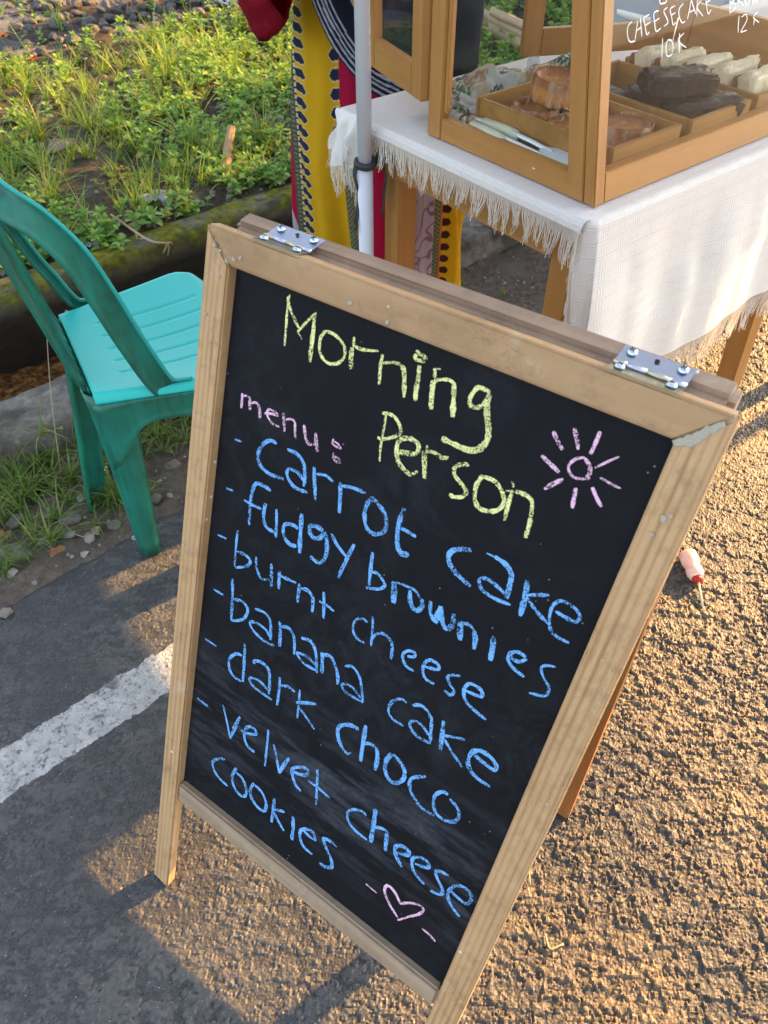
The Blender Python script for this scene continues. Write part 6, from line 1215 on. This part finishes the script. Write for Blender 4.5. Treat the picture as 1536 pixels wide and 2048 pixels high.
for k, (a, b, r, lb) in enumerate([((948, 40, .16), (1034, 84, .16), .030, 'thick weathered bamboo pole, nearest of the three behind the case'), ((965, 28, .2), (1035, 62, .2), .024, 'weathered bamboo pole in the middle of the three behind the case'), ((985, 24, .24), (1040, 48, .24), .020, 'thin weathered bamboo pole, farthest of the three behind the case')]):
    A_, B_ = onz(*a), onz(*b); B_ = A_ + (B_ - A_) * 2.2; bm = bmesh.new(); pts = [A_.lerp(B_, t) for t in np.linspace(0, 1, 25)]; tube(bm, pts, [r * (1.1 if i % 6 == 0 else 1) for i in range(25)], 14)
    bobj('bamboo_pole', bm, M_BAM, None, 0, True, label=lb, cat='bamboo pole')
def scrap(name, u, v, z, w, d, m, label, cat, seed=1, h=.02, rot=0):
    n = 14; gx, gy = np.meshgrid(np.linspace(-w / 2, w / 2, n), np.linspace(-d / 2, d / 2, n)); cz = fbm(gx / w * 4 + seed, gy / d * 4, seed, 3)
    me = grid_mesh(name, np.stack([gx + (cz - .5) * w * .3, gy + (fbm(gx / w * 5, gy / d * 5, seed + 4) - .5) * d * .3, cz * h], -1)); q = onz(u, v, z)
    if z > .05:
        s_, p_ = toSP(q.x, q.y); q.z = (float(bank_z(np.array(q.x), np.array(q.y))) if p_ > P_F1 else Z_K) + .004
    link(name, me, m, None, True, mat=Matrix.Translation(q) @ Matrix.Rotation(rot, 4, 'Z'), label=label, cat=cat)
MW = plain('white_plastic', (.66, .68, .70), .4, .5); MBl = plain('pale_blue_plastic', (.42, .56, .66), .35, .5); MFo = plain('grey_foil', (.34, .36, .42), .35, .6, nscale=60, bump=.6, bdist=.004); MRd = plain('red_plastic', (.5, .03, .02), .4)
scrap('plastic_scrap', 165, 488, .09, .055, .04, MBl, 'pale blue plastic scrap on the edge of the mossy kerb', 'litter', 2)
scrap('foil_scrap', 310, 408, .09, .10, .06, MFo, 'crumpled grey foil on the bank above the kerb', 'litter', 3, .04)
scrap('plastic_scrap', 316, 385, .1, .05, .03, MW, 'small bright white scrap above the crumpled foil', 'litter', 4, .03)
scrap('plastic_sheet', 480, -8, .22, .30, .20, MW, 'white plastic sheet at the top of the bank beside the red sleeve', 'litter', 5, .05)
scrap('plastic_scrap', 555, 135, .17, .13, .07, MW, 'crumpled white plastic on the bank left of the skirt', 'litter', 6, .04)
scrap('plastic_scrap', 50, 98, .2, .09, .03, MRd, 'red plastic scrap in the weeds at the left', 'litter', 7, .03, .4)
scrap('plastic_scrap', 3, 66, .2, .06, .05, plain('orange_plastic', (.7, .2, .02), .4), 'orange plastic scrap at the top left edge', 'litter', 8, .03)
scrap('plastic_scrap', 265, 400, .1, .03, .012, MW, 'thin white sliver beside the yellow weed', 'litter', 9, .01)
scrap('plastic_scrap', 107, 442, .1, .035, .010, MW, 'white sliver of plastic behind the chair back', 'litter', 10, .01)
scrap('shell_scrap', 205, 943, .03, .020, .014, MW, 'tiny white shell scrap between the chair legs', 'litter', 11, .012)
scrap('dry_leaf', 116, 1106, .008, .032, .020, plain('dry_leaf', (.30, .13, .05), .7), 'dry orange brown leaf at the edge of the road', 'leaf', 12, .012, .6)
scrap('dry_leaf', 8, 1072, .008, .03, .02, plain('dry_leaf_b', (.26, .12, .06), .7), 'dry brown leaf at the left edge among the rocks', 'leaf', 13, .012)
# straws on the road
for k, (pts, lb) in enumerate([([(1055, 1715), (1060, 1770)], 'thin dry straw on the road right of the chalkboard'), ([(1090, 1868), (1100, 1898), (1127, 1888)], 'bent dry straw on the road below the chalkboard edge'), ([(1468, 1062), (1496, 1072)], 'short pale straw on the road near the right edge'), ([(395, 1065), (380, 1080)], 'tiny forked straw beside the chalkboard upright'), ([(130, 1050), (150, 1068), (185, 1080)], 'dry grass stem on the ground between the chair legs')]):
    bm = bmesh.new(); tube(bm, catmull([onz(u, v, .005) for u, v in pts], 4), .0013, 5); bobj('straw', bm, M_STRAW, None, 0, True, label=lb, cat='straw')
# plastic toy bottle on its stick
A_, B_, Cc_ = onz(1374, 1108, .018), onz(1396, 1162, .016), onz(1405, 1214, .004)
toy = empty('toy_lollipop', A_, label='pink plastic lollipop toy with a red collar and cream stick lying on the road', cat='lollipop')
dv = (B_ - A_); Lq = dv.length; rot = dv.normalized().to_track_quat('Z', 'Y').to_matrix().to_4x4()
t_ = NT('pink_plastic'); v_ = t_.coord(); M_PINK = t_.fin(t_.pbsdf(t_.ramp(t_.noise(v_, 70, 3), [(.4, (.80, .56, .44)), (.55, (.84, .70, .58)), (.7, (.72, .36, .26))]), .3, None, .5, Subsurface_Weight=.3))
for nm, prof, m in (('toy_body', [(.0165, 0), (.0185, .002), (.0190, Lq * .30), (.0172, Lq * .42), (.0145, Lq * .50), (.0172, Lq * .60), (.0176, Lq * .74), (.0130, Lq * .90), (.0002, Lq * .905)], M_PINK), ('toy_collar', [(.0065, Lq * .88), (.0110, Lq * .90), (.0110, Lq * 1.02), (.006, Lq * 1.05), (.0002, Lq * 1.051)], MRd)):
    bm = bmesh.new(); lathe(bm, prof, 26, rot); bobj(nm, bm, m, toy, 0, True)
bm = bmesh.new(); tube(bm, [B_ - A_, Cc_ - A_], .0024, 10); bobj('toy_stick', bm, plain('cream_stick', (.66, .62, .42), .4), toy, 0, True)
# white plastic bin behind the stall
bin_ = empty('white_basket', (1.08, 3.25, .10), label='white plastic basket with oval hand holes standing behind the stall', cat='basket')
bm = bmesh.new(); lathe(bm, [(.20, 0), (.21, .01), (.26, .44), (.275, .45), (.275, .465), (.25, .466), (.245, .44), (.19, .012), (.0005, .012)], 40); bobj('basket_wall', bm, MW, bin_, 0, True)
for a in (-2.2, -1.35, -.55):
    bm = bmesh.new(); bmesh.ops.create_uvsphere(bm, u_segments=18, v_segments=10, radius=1); 
    for v in bm.verts: v.co = Matrix.Rotation(a, 3, 'Z') @ Vector((.252 + v.co.x * .012, v.co.y * .055, .37 + v.co.z * .028))
    bobj('hand_hole', bm, M_DARK, bin_, 0, True)

# ------------------------------------------------------------------ added beyond the right of the view to shade the scene from the low sun
def EG(e, g, z=0.0): return C0 + E_ * e + G_ * g + Vector((0, 0, z))
cart = empty('shade_cart', mat=STM(0, 1.75, .40), label='unseen blue wheeled cart added beyond the stall table to shade the road', cat='cart')  # stands out of view only to keep sun off the left road
M_CART = plain('cart_paint', (.10, .22, .34), .5, nscale=8)
boxo('cart_body', (0, .75, 0, 1.0, .28, 1.02), M_CART, cart, .01); boxo('cart_top', (-.03, .78, -.03, 1.03, 1.021, 1.05), M_CASE_H, cart, .004)
for x in (.12, .63):
    for y in (-.045, 1.045):
        bm = bmesh.new(); lathe(bm, [(.27, -.018), (.285, -.012), (.285, .012), (.27, .018), (.05, .02), (.05, -.02)][:4] + [(.0005, .018)], 28, Matrix.Translation((x, y, .285)) @ Matrix.Rotation(R(90), 4, 'X')); bobj('cart_wheel', bm, M_STRAP, cart, 0, True)
def leafy(name, c, rad, n, lw, m, trunk, label, cat):
    o = empty(name, (c[0], c[1], 0), label=label, cat=cat); a = Acc(); c = Vector(c); rr = random.Random(int(c.x * 10))
    cl = []
    for _ in range(70):
        v = Vector((rr.gauss(0, 1), rr.gauss(0, 1), rr.gauss(0, 1))).normalized() * rr.uniform(.35, 1) ** .5; cl.append(Vector((v.x * rad[0], v.y * rad[1], v.z * rad[2])) * .92)
    for _ in range(n):
        q = rr.choice(cl) + Vector((rr.gauss(0, .22) * rad[0] * .6, rr.gauss(0, .22) * rad[1] * .6, rr.gauss(0, .2) * rad[2] * .6)) + Vector((0, 0, c.z))
        a.leaf(q, Vector((rr.gauss(0, 1), rr.gauss(0, 1), rr.gauss(0, .6))), lw * 2.2 * rr.uniform(.6, 1.2), lw * rr.uniform(.7, 1.2), .3)
    a.make('crown', m, parent=o)
    bm = bmesh.new(); base = Vector(trunk) - Vector((c.x, c.y, 0)); tube(bm, catmull([base, base * .8 + Vector((0, 0, c.z * .35)), Vector((0, 0, c.z * .75)), Vector((0, 0, c.z + rad[2] * .3))], 5), [.19 - .011 * i for i in range(16)], 10); bobj('trunk', bm, plain('bark', (.10, .075, .055), .9, nscale=14, bump=.8, bdist=.01), o, 0, True)
    for k in range(7):
        bm = bmesh.new(); e_ = Vector((math.cos(k * .9) * rad[0] * .6, math.sin(k * .9) * rad[1] * .6, c.z + rr.uniform(-.3, .6) * rad[2])); tube(bm, catmull([Vector((0, 0, c.z * .7)), Vector((e_.x * .5, e_.y * .5, c.z * .85)), e_], 5), [.07 - .005 * i for i in range(11)], 7); bobj('limb', bm, plain('bark', (.10, .075, .055), .9), o, 0, True)
    return o
leafy('shade_tree', (4.65, 3.85, 4.3), (2.3, 2.3, 1.35), 12000, .10, M_WEED, (2.84, 5.89, 0), 'broad leaning leafy tree added out of view to shade the board and stall', 'tree')  # crowns added past the frame to block sun from board and stall
leafy('shade_tree', (2.5, 7.1, 4.1), (2.4, 2.4, 1.5), 12000, .10, M_WEED, (2.2, 7.3, 0), 'upright leafy tree added out of view behind the leaning one for shade', 'tree')
M_BUSH = leaf_mat('bush_leaf', [(0, (.05, .11, .03)), (.6, (.10, .19, .04)), (1, (.2, .28, .06))], .3)  # bushes added out of sight to shade the drain and bank
for k, (s, p, r, h, lb) in enumerate([(6.4, 1.75, 1.0, 2.9, 'tall narrow bush added out of view to shade the drain'), (6.6, 3.3, 1.0, 1.5, 'dense bush added on the bank out of view, nearest the stall'), (7.4, 5.3, 1.3, 2.0, 'tall bush added in the middle of the unseen hedge'), (7.6, 7.9, 1.6, 2.4, 'tallest bush added at the far end of the unseen hedge')]):
    q = SP(s, p); leafy('shade_bush', (q.x, q.y, h * .55), (r, r * 1.2, h * .55), 5200, .07, M_BUSH, (q.x, q.y, .1), lb, 'shade_bush')

par = empty('shade_parasol', (2.98, 2.92, 0), label='large dark blue parasol added out of view to shade the display case', cat='shade_parasol')  # unseen, placed to hold the sun off the display case
bm = bmesh.new(); tube(bm, [(0, 0, .04), (0, 0, 2.62)], .022, 14); bobj('parasol_pole', bm, M_PVC, par, 0, True)
bm = bmesh.new(); lathe(bm, [(.28, 0), (.28, .05), (.06, .08), (.04, .25), (.0005, .25)], 28); bobj('parasol_base', bm, plain('cast_base', (.12, .12, .12), .8), par, 0)
bm = bmesh.new(); nseg = 8; top = bm.verts.new((0, 0, 2.66)); rings = []
for t_i in range(1, 7):
    f_ = t_i / 6; rings.append([bm.verts.new((1.38 * f_ * math.cos(a) * (1 - .03 * (k % 2)), 1.38 * f_ * math.sin(a) * (1 - .03 * (k % 2)), 2.66 - .42 * f_ ** 1.25 + (.02 * f_ if k % 2 else 0))) for k, a in enumerate(np.linspace(0, 2 * math.pi, 17)[:-1])])
for k in range(16):
    bm.faces.new((top, rings[0][k], rings[0][(k + 1) % 16]))
    for j in range(5): bm.faces.new((rings[j][k], rings[j + 1][k], rings[j + 1][(k + 1) % 16], rings[j][(k + 1) % 16]))
    v0, v1 = rings[5][k], rings[5][(k + 1) % 16]; q0 = bm.verts.new(v0.co - Vector((0, 0, .10))); q1 = bm.verts.new(v1.co - Vector((0, 0, .10))); bm.faces.new((v0, q0, q1, v1))
bmesh.ops.remove_doubles(bm, verts=bm.verts[:], dist=1e-5); bmesh.ops.solidify(bm, geom=bm.faces[:], thickness=.003); bobj('parasol_canopy', bm, plain('parasol_cloth', (.03, .06, .16), .85), par, 0)
for k in range(8):
    a = k * math.pi / 4; bm = bmesh.new(); tube(bm, [(0, 0, 2.63), (1.34 * math.cos(a), 1.34 * math.sin(a), 2.225)], .006, 6); bobj('rib', bm, M_STEEL, par, 0, True)
    bm = bmesh.new(); tube(bm, [(0.02 * math.cos(a), .02 * math.sin(a), 2.1), (.7 * math.cos(a), .7 * math.sin(a), 2.45)], .005, 6); bobj('strut', bm, M_STEEL, par, 0, True)
